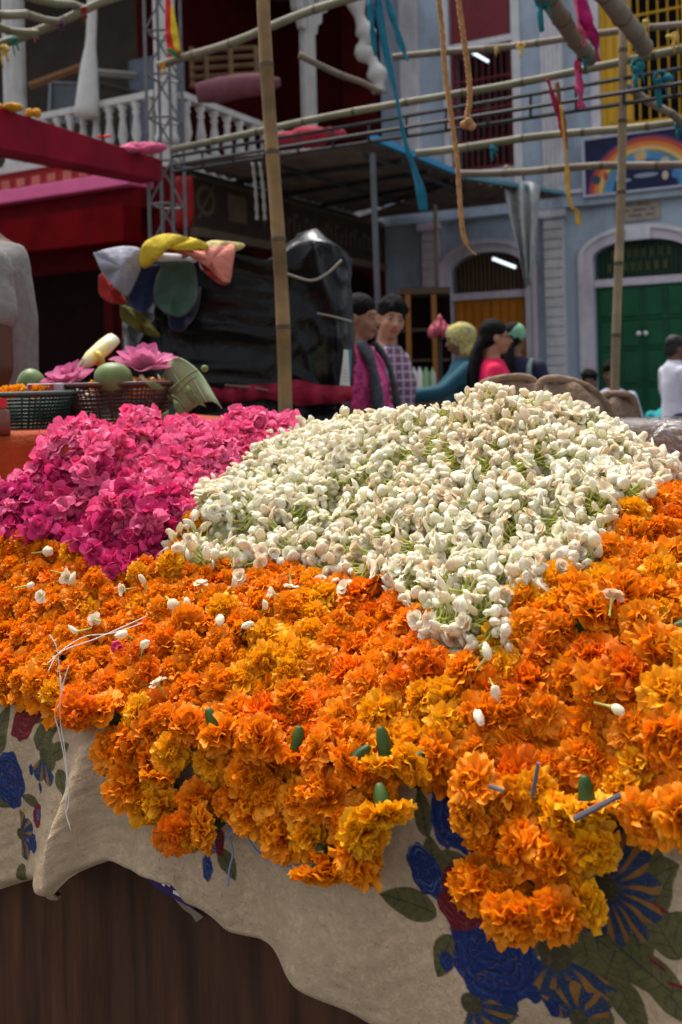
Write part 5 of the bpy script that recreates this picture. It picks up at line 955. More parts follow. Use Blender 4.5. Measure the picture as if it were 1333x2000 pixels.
# -- pink blossoms
def pink_mesh(seed, rad=.024, npet=14):
    rg = np.random.default_rng(seed); nu, nv = 5, 5; pg = petal_grid(nu, nv); Vs = []; Fs = []; Cs = []; k = 0
    t = np.linspace(0, 1, nu)[:, None]; j = np.linspace(-1, 1, nv)[None, :]
    for i in range(npet):
        ring = i % 3; phi0 = (R(80), R(55), R(28))[ring] + rg.normal(0, .22); th = 2 * math.pi * i / npet * 3.0 + rg.normal(0, .25) + ring; ln = rad * (1.05, .9, .7)[ring] * rg.uniform(.8, 1.2); wd = rad * rg.uniform(.55, .95)
        ph = phi0 + rg.normal(.35, .4) * t ** 2; w = wd * .5 * (.16 + .95 * np.sin(t * 2.25) ** 1.1); r = ln * t * (1 - .14 * j * j * t)
        er = np.array([math.cos(th), math.sin(th), 0]); et = np.array([-math.sin(th), math.cos(th), 0]); ez = np.array([0, 0, 1]); sp, cp = np.sin(ph), np.cos(ph)
        cup = w * (j * j) * rg.normal(.25, .55) + rad * .10 * t * np.sin(j * 2.6 + rg.random() * 6 + 2 * t)
        pos = (r * sp)[..., None] * er + (r * cp)[..., None] * ez + (w * j)[..., None] * et + cup[..., None] * (cp[..., None] * -er + sp[..., None] * ez)
        Vs.append(pos.reshape(-1, 3)); Fs.append(pg + k); k += nu * nv; c = np.zeros((nu, nv, 3)); c[..., 0] = t ** .6; c[..., 1] = rg.random(); Cs.append(c.reshape(-1, 3))
    return np.concatenate(Vs), np.concatenate(Fs), np.concatenate(Cs)
PM_PINK = petal_mat('pink_petal', (0.78, 0.27, 0.36), (0.78, 0.062, 0.22), (0.84, 0.21, 0.39), .34)
PM_MAG = petal_mat('magenta_petal', (0.62, 0.09, 0.22), (0.58, 0.014, 0.125), (0.70, 0.06, 0.25), .34)
PSRC = [pink_mesh(200 + i, .0205, (16, 14, 18, 12)[i % 4]) for i in range(6)]
PKM = {'p': [tomesh('pink_blossom', x, PM_PINK) for x in PSRC], 'm': [tomesh('pink_blossom', x, PM_MAG) for x in PSRC]}
s, d, p, nn = surf_samples(24000); k = kind_of(p); sel = (k == 1); s, d, p, nn = s[sel], d[sel], p[sel], nn[sel]; q = pix(p)
vis = seen(p, nn) & (q[:, 0] > -40); p, nn, q = p[vis], nn[vis], q[vis]
kp = poisson(p, np.full(len(p), .0142)); PK = []
for i in kp:
    lump = .018 * math.sin(q[i][0] * .028) * math.cos(q[i][1] * .031) + .01 * math.sin(q[i][0] * .06 + q[i][1] * .05)
    ax = Vector(nn[i]) + Vector(RNG.normal(0, .6, 3)) + Vector((0, -.3, .1))
    key = 'm' if (q[i][1] - 850) * .9 - q[i][0] * .25 + random.gauss(0, 60) > 75 else 'p'
    PK.append((Vector(p[i]) + Vector(nn[i]) * (.012 + lump + random.uniform(-.006, .01)), ax.normalized(), random.uniform(.85, 1.25), key, q[i]))
PK.sort(key=lambda m: m[0].y / m[2])
for mpos, ax, sc, key, qq in PK[:300]:
    o = bpy.data.objects.new('pink_blossom', random.choice(PKM[key])); COL.objects.link(o); o.matrix_world = Matrix(m4(mpos, ax, sc).tolist())
    if qq[0] > 330 and qq[1] < 1000: lb, gr = 'upper slope against the white jasmine', 'pink blossoms against the jasmine'
    elif qq[1] < 960: lb, gr = 'crest of the heap below the baskets', 'pink blossoms on the crest of the heap'
    else: lb, gr = 'lower slope just above the marigolds', 'pink blossoms at the foot of the heap'
    c = 'magenta' if key == 'm' else 'bright pink'; tag(o, f'{"larger" if sc > 1.05 else "smaller"} {c} blossom on the {lb}', 'pink blossom', gr)
if len(PK) > 300:
    o = link('pink_blossom_heap', tomesh('pink_blossom_heap', merge([(*random.choice(PSRC), m4(a, b, c), random.random()) for a, b, c, e, f in PK[300:]]), PM_PINK)); tag(o, 'mass of pink blossoms on the far side of the pink heap', 'pink blossoms', kind='stuff')
print('pink', len(PK))
# -- jasmine
def bud_mesh(seed, r=.0066, ln=.0225):
    rg = np.random.default_rng(seed); n, prof = 9, [(.26, 0), (.50, .07), (.82, .22), (1.0, .42), (1.0, .60), (.88, .78), (.64, .91), (.36, .985), (.12, .95)]; fat = rg.uniform(.85, 1.2); tw = rg.uniform(.8, 1.8); bx, by = rg.normal(0, .0016, 2)
    V = []; C = []
    for rr, h in prof:
        for q in range(n):
            a = 2 * math.pi * q / n; saw = ((3 * a / (2 * math.pi) + h * tw + seed * .37) % 1); k = r * fat * rr * (1 + .36 * (saw - .5) * min(1, h * 3)); V.append((k * math.cos(a) + bx * h * h * 4, k * math.sin(a) + by * h * h * 4, h * ln * (1 + .05 * saw * h))); C.append((h, .35 + .55 * saw, 0))
    m = len(prof); F = [(i * n + q, i * n + (q + 1) % n, (i + 1) * n + (q + 1) % n, (i + 1) * n + q) for i in range(m - 1) for q in range(n)]
    return np.array(V), np.array(F), np.array(C)
def bloom_mesh(seed, rad=.0135):
    rg = np.random.default_rng(seed); nu, nv = 5, 5; pg = petal_grid(nu, nv); Vs = []; Fs = []; Cs = []; k = 0; npet = int(rg.integers(7, 11)); t = np.linspace(0, 1, nu)[:, None]; j = np.linspace(-1, 1, nv)[None, :]; half = rg.uniform(.25, 1.1)
    for i in range(npet):
        inner = i % 2; ph = (R(20) + (R(72) * half, R(38) * half)[inner] * t ** .7 + rg.normal(0, .15)); th = 2 * math.pi * i / npet + rg.normal(0, .15); ln = rad * (1.0, .85)[inner] * rg.uniform(.85, 1.1); w = rad * .42 * (.2 + .95 * np.sin(t * 2.35)); r = ln * t * (1 - .12 * j * j)
        er = np.array([math.cos(th), math.sin(th), 0]); et = np.array([-math.sin(th), math.cos(th), 0]); ez = np.array([0, 0, 1]); sp, cp = np.sin(ph), np.cos(ph); cup = w * j * j * .45
        pos = (r * sp)[..., None] * er + (r * cp)[..., None] * ez + (w * j)[..., None] * et + cup[..., None] * (-cp[..., None] * er + sp[..., None] * ez)
        Vs.append(pos.reshape(-1, 3)); Fs.append(pg + k); k += nu * nv; c = np.zeros((nu, nv, 3)); c[..., 0] = .3 + .7 * t; c[..., 1] = rg.random() * .35 + .5; Cs.append(c.reshape(-1, 3))
    return np.concatenate(Vs), np.concatenate(Fs), np.concatenate(Cs)
def stem_mesh(seed, ln=.018, r=.0013):
    rg = np.random.default_rng(seed); n = 5; b = rg.normal(0, .004); V = []; C = []
    prof = [(1.9, .001), (1.35, -.10), (.95, -.4), (.9, -.75), (1.25, -1.0)]; col = rg.random()
    for rr, h in prof:
        for q in range(n): a = 2 * math.pi * q / n; V.append((r * rr * math.cos(a) + b * h * h, r * rr * math.sin(a), h * ln)); C.append((1 + h, col, 0))
    m = len(prof); return np.array(V), np.array([(i * n + q, (i + 1) * n + q, (i + 1) * n + (q + 1) % n, i * n + (q + 1) % n) for i in range(m - 1) for q in range(n)]), np.array(C)
PM_JAS = petal_mat('jasmine_petal', (0.76, 0.73, 0.46), (0.88, 0.84, 0.69), (0.78, 0.62, 0.42), .30, .5)
PM_JST = petal_mat('jasmine_stem', (0.40, 0.42, 0.06), (0.62, 0.62, 0.19), (0.36, 0.40, 0.06), .15, .5)
BUD = [bud_mesh(i, .0044 + .0012 * (i % 3), .0120 + .0025 * (i % 2)) for i in range(9)]; BLM = [bloom_mesh(40 + i) for i in range(10)]; STM = [stem_mesh(i) for i in range(5)]
BUDM = [tomesh('jasmine_bud', x, PM_JAS) for x in BUD]; BLMM = [tomesh('jasmine_bloom', x, PM_JAS) for x in BLM]; STMM = [tomesh('stem', x, PM_JST) for x in STM]
JL = []; XS = []                                               # (pos, axis, scale, is_bloom, index, pixel)
# strung jasmine: lines over the heap, buds on both sides, stems meeting in the middle
s, d, p, nn = surf_samples(30000); k = kind_of(p); q = pix(p); vis = (k == 2) & (q[:, 0] < 1305) & seen(p, nn); s, d, p, nn, q = s[vis], d[vis], p[vis], nn[vis], q[vis]
seeds = poisson(p, np.full(len(p), .039))
def flow(sv, dv): return -1.57 + 1.0 * math.sin(sv * 6 + 1) + .5 * math.cos(dv * 9 + sv * 4)     # strings drape down the slope
for i in seeds:
    sv, dv = s[i], d[i]; m = 9 + int(RNG.integers(0, 7)); ang = flow(sv, dv) + random.gauss(0, .4)
    for st in range(m):
        ang += random.gauss(0, .16); sv += math.cos(ang) * .0076; dv += math.sin(ang) * .0076
        c0 = hpt(sv, dv)
        if kind_of(c0[None])[0] != 2: break
        n0 = Vector(hnorm(sv, dv)); tg = Vector(hpt(sv + math.cos(ang) * .01, dv + math.sin(ang) * .01) - c0).normalized(); sd = n0.cross(tg)
        for sg_ in (-1, 1):
            for lay in range(1 + (random.random() < .55)):
                ax = (sd * sg_ + n0 * (random.gauss(.25, .25) + .5 * lay) + tg * random.gauss(0, .35)).normalized()
                if lay == 0 and i % 5 < 3 and random.random() < .8: XS.append((Vector(c0) + n0 * random.uniform(.014, .020) + ax * .010, (ax + n0 * .1).normalized(), random.uniform(.9, 1.3)))
                JL.append((Vector(c0) + n0 * (.010 + .008 * lay) + ax * .0165, ax, random.uniform(.8, 1.25), random.random() < .26))
# loose ones fill the rest
kp = poisson(p, np.full(len(p), .0142))
for i in kp:
    n0 = Vector(nn[i]); ax = (n0 * random.uniform(-.2, 1.1) + Vector(RNG.normal(0, .7, 3))).normalized()
    JL.append((Vector(p[i]) + n0 * random.uniform(-.003, .007) - ax * .006, ax, random.uniform(.75, 1.25), random.random() < .42))
sp_ = pix(np.array([tuple(x[0]) for x in JL])); order = sorted(range(len(JL)), key=lambda i: JL[i][0].y - .02 * (JL[i][3]))
def jas_label(x, y):
    if y > 1130: return 'at the drooping tip of the mound among marigolds', 'jasmine at the tip of the mound'
    if x > 1050: return 'on the slope nearest the plastic wrapped bundle', 'jasmine on the slope by the plastic bundle'
    if x > 760: return 'on the middle slope of the mound under the peak', 'jasmine on the middle slope'
    return 'on the slope running down beside the pink blossoms', 'jasmine beside the pink blossoms'
def place_jas(mpos, ax, sc, bloom, label, group):
    o = bpy.data.objects.new('jasmine_bloom' if bloom else 'jasmine_bud', random.choice(BLMM if bloom else BUDM)); COL.objects.link(o); o.matrix_world = Matrix(m4(mpos, ax, sc).tolist())
    tag(o, label, 'jasmine', group); c = bpy.data.objects.new('stem', random.choice(STMM)); COL.objects.link(c); c.parent = o; return o
# the 300 that show largest stand on top of their neighbours: take those farthest out along the surface normal, nearest first
for i in order[:0]: pass
near = sorted(range(len(JL)), key=lambda i: JL[i][0].y - 6.0 * (JL[i][0].z - float(hz(*(lambda w: (w.dot(EV), w.dot(NV)))(JL[i][0] - Vector((Q0.x, Q0.y, 0)))))) )
chosen = set(near[:285])
for i in chosen:
    a, b, c, bl = JL[i]; lb, gr = jas_label(*sp_[i]); w = 'open white jasmine bloom ' if bl else 'white jasmine bud '; place_jas(a, b, c, bl, ('large ' if c > 1.03 else 'small ') + w + lb, gr)
def wilt(q): return min(.98, max(.02, .45 + .32 * math.sin(q[0] * .009 + 2.2) * math.cos(q[1] * .012 + q[0] * .003) + random.gauss(0, .22)))   # some strings are older and browner
petal_i, stem_i = [], []
for i in range(len(JL)):
    if i in chosen: continue
    a, b, c, bl = JL[i]; M = m4(a, b, c); rnd = wilt(sp_[i]); petal_i.append((*random.choice(BLM if bl else BUD), M, rnd)); stem_i.append((*random.choice(STM), M, rnd))
for a, b, c in XS: stem_i.append((*random.choice(STM), m4(a, b, c), random.random() * .6))
jh = link('jasmine_heap', tomesh('jasmine_heap', merge(petal_i), PM_JAS)); tag(jh, 'great mound of cream white jasmine buds between pink blossoms and marigolds', 'jasmine', kind='stuff')
tag(link('stems', tomesh('stems', merge(stem_i), PM_JST), jh), kind='stuff')
print('jasmine', len(JL))
# -- the inside of the heap, older flowers under the ones in view
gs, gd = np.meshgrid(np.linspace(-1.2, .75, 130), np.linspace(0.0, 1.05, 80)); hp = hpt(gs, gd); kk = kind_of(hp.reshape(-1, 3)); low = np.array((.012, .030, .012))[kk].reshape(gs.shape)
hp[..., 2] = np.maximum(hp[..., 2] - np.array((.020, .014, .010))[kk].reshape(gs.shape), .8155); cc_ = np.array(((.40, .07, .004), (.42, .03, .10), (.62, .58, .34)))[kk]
ii = np.arange(gs.size).reshape(gs.shape); Fh = np.stack([ii[:-1, :-1], ii[:-1, 1:], ii[1:, 1:], ii[1:, :-1]], -1).reshape(-1, 4)
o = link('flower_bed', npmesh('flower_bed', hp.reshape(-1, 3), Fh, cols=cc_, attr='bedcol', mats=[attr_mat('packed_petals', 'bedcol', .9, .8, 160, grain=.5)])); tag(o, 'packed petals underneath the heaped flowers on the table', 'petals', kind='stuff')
# -- single jasmine blooms lying on the marigolds
LOOSE = [(262, 1170, 1), (345, 1200, 0), (400, 1165, 1), (300, 1160, 0), (70, 1165, 0), (100, 1092, 0), (105, 1182, 1), (270, 1262, 0), (330, 1352, 1), (445, 1230, 0), (465, 1170, 0), (520, 1215, 0), (570, 1162, 1), (632, 1160, 1), (200, 1230, 1), (170, 1250, 0), (540, 1190, 1), (505, 1245, 0), (975, 1352, 0), (1205, 1390, 0), (1195, 1198, 1), (960, 1300, 0), (480, 1150, 1), (690, 1175, 1), (150, 1150, 1), (160, 1160, 0), (142, 1140, 1), (300, 1285, 0), (940, 1405, 0), (660, 1165, 0), (5, 1175, 0), (370, 1215, 0)]
def surf_at(px, py):
    u, v = ray(px, py); Y = np.linspace(.85, 2.2, 700); w = np.stack([u * Y, Y, CAMZ - v * Y], 1); r_ = w - O3; ss = r_ @ E3; dd = r_ @ N3; h = np.where(dd > 0, hz(ss, np.maximum(dd, 0)), 0); i = int(np.argmax((w[:, 2] < h) & (dd > -.02))) 
    if w[i, 2] >= h[i]: i = int(np.argmin(np.abs(dd + .04)))
    return Vector(w[i]), Vector(hnorm(ss[i], max(dd[i], .01)))
for x, y, bl in LOOSE:
    a, n0 = surf_at(x, y); ax = Vector((random.gauss(0, .7), random.gauss(-.2, .5), random.gauss(.3, .5))).normalized(); where = 'right' if x > 900 else 'left'
    lb = ('white jasmine bloom fallen on the marigolds' if bl else 'white jasmine bud fallen on the marigolds') + (' under the pink heap' if x < 340 else ' near the jasmine tip' if x > 900 else ' in front of the jasmine mound')
    place_jas(a + n0 * .024 - Vector((0, .012, 0)), ax, random.uniform(.85, 1.15), bl, lb, 'fallen ' + lb[:22])
for x, y in ((400, 1217), (112, 1194), (240, 1280)):
    a, n0 = surf_at(x, y); o = bpy.data.objects.new('pink_blossom', PKM['m'][0]); COL.objects.link(o); o.matrix_world = Matrix(m4(a + n0 * .016, n0 + Vector((.5, -.3, 0)), .5).tolist()); tag(o, 'small magenta blossom dropped among the orange marigolds', 'pink blossom', 'pink blossoms dropped among marigolds')
# -- threads and twigs
def laid(pl, off, n=40): return spline([surf_at(x, y)[0] + surf_at(x, y)[1] * off - Vector((0, .015, 0)) for x, y in pl], n)
M_thr = mat('white_cotton_thread', (.70, .66, .60), .8, .05); M_thrb = mat('blue_cotton_thread', (.20, .24, .40), .8, .1)
def front(pl, d, n=30): return spline([S(*(lambda t: (t[0], d, t[1]))(onD(x, y, d))) for x, y in pl], n)
def thread(name, pts, r, m, label):
    o = MB().tube(pts, r, 5).build(name, m, None, True); return tag(o, label, 'thread')
thread('thread', laid([(305, 1228), (262, 1246), (205, 1268), (150, 1285), (118, 1310)], .026), .0008, M_thr, 'longest white thread lying across the marigolds beside the table corner')
thread('thread', laid([(300, 1240), (240, 1258), (185, 1262), (140, 1290), (120, 1325)], .026), .0007, M_thr, 'thinner white thread lying just under the longest one')
thread('thread', front([(118, 1320), (120, 1365), (108, 1395), (116, 1430), (126, 1480), (133, 1540), (128, 1580), (139, 1622)], -.075), .0008, M_thr, 'white thread hanging farthest down over the beige cloth')
thread('thread', front([(135, 1300), (122, 1345), (118, 1400), (125, 1450), (131, 1500), (135, 1560), (130, 1590)], -.078), .0007, M_thr, 'white thread hanging beside the longest hanging thread')
thread('thread', front([(98, 1240), (110, 1262), (116, 1300), (119, 1350)], -.06), .0007, M_thr, 'short white thread looping up over the marigolds near the cloth corner')
thread('thread', front([(480, 1592), (478, 1620), (500, 1660), (545, 1690), (590, 1690)], -.05), .0014, M_thrb, 'blue string looped between two hanging marigold clumps')
thread('thread', front([(455, 1605), (448, 1630), (455, 1665), (448, 1700), (446, 1730)], -.045), .0013, M_thrb, 'frayed blue string end hanging below the golden marigold')
thread('thread', front([(440, 1605), (450, 1600), (480, 1590), (520, 1584)], -.055), .0013, M_thrb, 'short taut blue string between the hanging clumps')
thread('thread', front([(462, 1600), (455, 1622), (440, 1640)], -.052), .0012, M_thrb, 'shortest blue string tuft beside the frayed string')
M_twig = mat('grey_incense_stick', (.13, .11, .12), .8, .3, 40)
def stick(x0, y0, x1, y1, d, r, label):
    a = S(onD(x0, y0, d)[0], d, onD(x0, y0, d)[1]); b = S(onD(x1, y1, d)[0], d, onD(x1, y1, d)[1]); tag(MB().tube([a, (a + b) / 2, b], [r, r * 1.05, r * .9], 6).build('dry_twig', M_twig), label, 'twig')
stick(1122, 1600, 1212, 1553, -.085, .0028, 'longer grey twig stuck across the hanging marigolds'); stick(1040, 1555, 1052, 1490, -.07, .002, 'short upright grey twig among the marigolds'); stick(955, 1535, 985, 1545, -.07, .002, 'stub of grey twig beside a yellow marigold')
# ================================================================ neighbouring stalls
# ---- orange cloth table with baskets
oz = P(0, 855, 1.95).z; e0, e1 = P(-330, 855, 1.95), P(560, 832, 2.38); e0.z = e1.z = oz; ed = (e1 - e0).normalized(); en = Vector((-ed.y, ed.x, 0))
ot = empty('basket_table', Vector((e0.x, e0.y, 0)), 'table covered with burnt orange cloth behind the pink heap', 'table')
nx_, nz_ = 70, 26; V = []
prof = [(.75, 0.0), (.4, 0.0), (.1, 0.0), (.012, 0.0), (-.002, -.006), (-.008, -.03), (-.010, -.10), (-.012, -.18), (-.035, -.20), (-.055, -.215), (-.06, -.24), (-.062, -.34), (-.065, -.55), (-.07, -.85)]
for d_, dz in prof:
    for i in range(nx_):
        t = i / (nx_ - 1); w = .012 * math.sin(t * 31) * min(1, max(0, -dz) * 4) + .006 * math.sin(t * 70 + dz * 9) * min(1, max(0, -dz) * 4); V.append(e0.lerp(e1, t) + en * (d_ + w) + Vector((0, 0, dz)))
o = MB().add(V, [(r * nx_ + i, r * nx_ + i + 1, (r + 1) * nx_ + i + 1, (r + 1) * nx_ + i) for r in range(len(prof) - 1) for i in range(nx_ - 1)]).build('orange_cloth', mat('burnt_orange_cloth', (.26, .042, .006), .85, .18, 7, bump=.3, bscale=120), ot, True); solid(o, .003)
tt = MB(); q = [e0 + en * .02, e1 + en * .02, e1 + en * .72, e0 + en * .72]; tt.hexa([v - Vector((0, 0, .04)) for v in q] + [v - Vector((0, 0, .006)) for v in q]); tt.build('table_top', M_wood2, ot)
for v in q: MB().tube([v.lerp(sum(q, Vector()) / 4, .08) - Vector((0, 0, .04)), Vector((v.lerp(sum(q, Vector()) / 4, .08).x, v.lerp(sum(q, Vector()) / 4, .08).y, 0))], .025, 4).build('leg', M_wood2, ot)
def basket(px, dep, rx, ry, h, m, label, mr):
    c = P(px, 800, dep); c.z = oz; b = empty('wicker_basket', c, label, 'basket'); f = MB(); ring = lambda t, k=1.0: [c + Vector((rx * (.74 + .26 * t) * k * math.copysign(abs(math.cos(q)) ** .55, math.cos(q)), ry * (.74 + .26 * t) * k * math.copysign(abs(math.sin(q)) ** .55, math.sin(q)), h * t)) for q in [2 * math.pi * i / 64 for i in range(65)]]
    for t in np.linspace(.06, .94, 10): f.tube(ring(t), .0022, 4, cap=False)
    for i in range(0, 64, 1):
        q = [ring(t)[i] for t in (0.02, .5, .97)]; f.tube(q, .0020, 4)
    f.build('weave', m, b, True); MB().tube(ring(1.0), .0055, 6, cap=False).build('rim', mr, b, True); MB().add(ring(.03)[:-1], [tuple(range(64))]).build('bottom', m, b)
    return c
M_bg = mat('dark_green_plastic', (.008, .028, .020), .5, .3, 30); M_bb = mat('dark_brown_plastic', (.045, .017, .013), .5, .3, 30)
c1 = basket(38, 2.34, .140, .10, .083, M_bg, 'dark green woven basket of offerings at the picture edge', mat('green_rim', (.05, .085, .075), .5)); c2 = basket(235, 2.40, .128, .10, .100, M_bb, 'dark brown woven basket holding the mango and lotus', mat('brown_rim', (.10, .05, .045), .5))
def bask_mari(c, n, rx, ry, z, lab, grp, seed):
    rg = np.random.default_rng(seed)
    for i in range(n):
        q = rg.random() * 6.28; r = math.sqrt(rg.random()); pp = c + Vector((rx * r * math.cos(q), ry * r * math.sin(q), z + .012 * rg.random() + .01 * (1 - r))); o = place_marigold(pp, (rg.normal(0, .5), -.5 + rg.normal(0, .4), .8), .52, random.choice('ooag'), lab, grp, calyx=False)
bask_mari(c1, 16, .11, .08, .078, 'small orange marigold in the dark green basket', 'marigolds in the green basket', 1); bask_mari(c2 + Vector((.02, 0, 0)), 14, .10, .08, .088, 'small orange marigold in the dark brown basket', 'marigolds in the brown basket', 2)
for x, y in ((255, 758), (270, 756), (285, 758), (300, 756), (312, 762), (262, 768), (290, 768)):
    a = P(x, y, 2.36); place_marigold(a, (0, -.7, .7), .5, random.choice('ooa'), 'small marigold of the garland end right of the mango in the brown basket', 'marigold garland end in the brown basket', calyx=False)
for c, n, lab, grp in ((P(180, 768, 2.36), 9, 'jasmine bud in the white tuft left of the mango', 'jasmine tuft by the mango'), (P(288, 745, 2.36), 9, 'jasmine bud in the white tuft under the big lotus', 'jasmine tuft under the lotus')):
    for i in range(n): place_jas(c + Vector((random.gauss(0, .02), random.gauss(0, .01), random.gauss(0, .006))), Vector((random.gauss(0, .6), -.4, random.random())).normalized(), .75, False, lab, grp)
# mangoes
M_mango = mat('green_mango_skin', (.115, .165, .055), .45, .25, 18)
def mango(c, r, label, rot=0.0):
    mb = MB(); mb.ell((0, 0, 0), (r * 1.02, r * .92, r * .90), n=24, m=16)
    mb.v = [tuple(Matrix.Rotation(rot, 3, 'Y') @ Vector((x * (1 + .10 * z / r), y, z * (1 + .06 * x / r)))) for x, y, z in mb.v]; mb.v = [tuple(Vector(v) + c) for v in mb.v]; o = mb.build('mango', M_mango, None, True); tag(o, label, 'mango')
    MB().tube([c + Vector((0, 0, r * .86)), c + Vector((.004, 0, r * .98))], .004, 6).build('stalk', mat('mango_stalk', (.08, .06, .03), .8), o)
mango(P(221, 740, 2.33), .0435, 'round green mango resting on the brown basket', .2); mango(P(62, 752, 2.44), .040, 'green mango half hidden behind the red packet', 1.2)
# lotus flowers
M_lot = petal_mat('lotus_petal', (.68, .40, .46), (.62, .11, .30), (.70, .24, .42), .3, .5)
def lotus(c, r, label, tilt, seed, stretch=1.0):
    lo = empty('lotus', c, label, 'lotus'); rg = np.random.default_rng(seed); nu, nv = 7, 5; pg = petal_grid(nu, nv); t = np.linspace(0, 1, nu)[:, None]; j = np.linspace(-1, 1, nv)[None, :]; fr = frame_z(tilt)
    for ring, (n, ph0, L, w) in enumerate(((6, 82, 1.1, .40), (8, 55, .95, .36), (8, 30, .75, .26), (7, 12, .58, .2))):
        for i in range(n):
            th = 2 * math.pi * (i + .5 * (ring % 2)) / n + rg.normal(0, .12); ph = R(ph0 + rg.normal(0, 7)) - .35 * t + .15 * t * t; ww = r * w * np.sin(np.clip(t * .93 + .06, 0, 1) * math.pi) ** .75; rr = r * L * t; er = np.array([math.cos(th), math.sin(th), 0]); et = np.array([-math.sin(th), math.cos(th), 0]); ez = np.array([0, 0, 1])
            pos = (rr * np.sin(ph))[..., None] * er * stretch + (rr * np.cos(ph))[..., None] * ez + (ww * j)[..., None] * et + (ww * j * j * .5)[..., None] * (-np.cos(ph)[..., None] * er + np.sin(ph)[..., None] * ez); V = (pos.reshape(-1, 3) @ np.array(fr).T) + np.array(c); cc = np.zeros((nu * nv, 3)); cc[:, 0] = np.repeat(t.ravel(), nv); cc[:, 1] = rg.random(); cc[:, 2] = rg.random() * .5
            link('petal', npmesh('petal', V, pg, cols=cc, mats=[M_lot]), lo)
lotus(P(282, 722, 2.42), .075, 'large open pink lotus above the mango', (.1, -.25, .95), 1, 1.15); lotus(P(138, 752, 2.44), .070, 'smaller ragged pink lotus between the two mangoes', (-.15, -.3, .95), 2)
# packets in the baskets
pk = empty('incense_packet', P(90, 765, 2.30), 'clear packet with red label and yellow print standing in the green basket', 'packet'); pa, pb = P(52, 776, 2.28), P(125, 748, 2.31)
MB().hexa([(pa.x, pa.y, pa.z), (pb.x, pa.y + .02, pa.z), (pb.x, pa.y + .05, pa.z), (pa.x, pa.y + .03, pa.z), (pa.x, pa.y, pb.z), (pb.x, pa.y + .02, pb.z), (pb.x, pa.y + .05, pb.z), (pa.x, pa.y + .03, pb.z)]).build('wrapper', mat('cloudy_cellophane', (.40, .34, .36), .2, .2, 20), pk, bevel=.003)
la, lb_ = P(56, 762, 2.279), P(104, 750, 2.285)
MB().hexa([(la.x, pa.y - .003, la.z), (lb_.x, pa.y + .010, la.z), (lb_.x, pa.y + .0115, la.z), (la.x, pa.y - .001, la.z), (la.x, pa.y - .003, lb_.z), (lb_.x, pa.y + .010, lb_.z), (lb_.x, pa.y + .0115, lb_.z), (la.x, pa.y - .001, lb_.z)]).build('red_label', mat('red_label_print', (.42, .03, .03), .4, .1), pk)
for i in range(6):
    x0 = la.x + .010 + i * .0065; yy = pa.y - .003 + (x0 - la.x) / (lb_.x - la.x) * .013; MB().hexa([(x0, yy - .0012, la.z + .005), (x0 + .004, yy - .0012, la.z + .005), (x0 + .004, yy - .0003, la.z + .005), (x0, yy - .0003, la.z + .005), (x0, yy - .0012, la.z + .010), (x0 + .004, yy - .0012, la.z + .010), (x0 + .004, yy - .0003, la.z + .010), (x0, yy - .0003, la.z + .010)]).build('lettering', mat('yellow_label_print', (.6, .4, .05), .5), pk)
yp = empty('wrapped_bundle', P(160, 710, 2.5), 'yellow and silver wrapped bundle sticking up behind the mango', 'bundle'); ya, yb = P(165, 712, 2.52), P(222, 662, 2.58); yd = (yb - ya)
MB().tube([ya - yd * .1, ya + yd * .25, ya + yd * .7, yb], [.014, .028, .030, .026], 10, ell=.7).build('foil_wrapper', mat('yellow_silver_foil', (.62, .50, .12), .3, .35, 22, col2=(.55, .53, .46)), yp, True); MB().tube([ya + yd * .28 + Vector((.012, -.012, -.006)), ya + yd * .45 + Vector((.012, -.015, -.012))], [.022, .020], 10).build('paper_band', mat('yellow_paper', (.55, .38, .07), .6, .3, 30), yp, True); MB().tube([ya - yd * .3, ya + yd * .05], [.010, .016], 8).build('stem_end', mat('brown_stems', (.25, .17, .09), .8), yp)
# lotus leaf cone, twigs and buds
lf = empty('folded_leaf', P(380, 780, 2.36), 'pale green lotus leaf folded over beside the brown basket', 'leaf'); rows = [[(318, 732), (332, 705), (348, 698), (366, 706)], [(322, 752), (345, 716), (368, 708), (388, 722)], [(330, 776), (358, 738), (386, 728), (404, 746)], [(345, 796), (374, 764), (402, 756), (418, 772)], [(360, 812), (390, 790), (416, 784), (434, 798)]]
V = []; n = 13
for ri, r_ in enumerate(rows):
    sp2 = spline([P(x, y, 2.40 - .03 * math.sin(math.pi * i / 3) + .02 * math.sin(ri * 1.7 + i * 2.1)) for i, (x, y) in enumerate(r_)], n); V += sp2
o = MB().add(V, [(r * n + i, r * n + i + 1, (r + 1) * n + i + 1, (r + 1) * n + i) for r in range(4) for i in range(n - 1)]).build('leaf_blade', mat('pale_leaf_green', (.22, .28, .15), .6, .15, 14, bump=.2), lf, True, subsurf=1); solid(o, .002)
for i in range(5): t = i / 4; MB().tube([V[int(t * 12)] + Vector((0, -.003, 0)), V[n * 2 + min(12, int(t * 12))] + Vector((0, -.004, 0)), V[n * 4 + int(t * 12)] + Vector((0, -.003, 0))], .0012, 4).build('vein', mat('leaf_vein', (.32, .36, .22), .6), lf)
tw = empty('bud_sprig', P(350, 760, 2.3), 'sprig of narrow green leaves and round bud over the folded leaf', 'sprig'); M_sp = mat('sprig_green', (.10, .14, .045), .6, .25, 20)
for pl in ([(332, 762), (352, 745), (372, 730), (388, 722)], [(345, 768), (365, 748), (384, 735)], [(335, 772), (350, 782), (362, 800)]): MB().tube(spline([P(x, y, 2.30) for x, y in pl], 8), .0022, 5).build('twig', M_sp, tw, True)
MB().ell(P(400, 720, 2.30), (.009, .009, .0085)).build('round_bud', M_sp, tw, True)
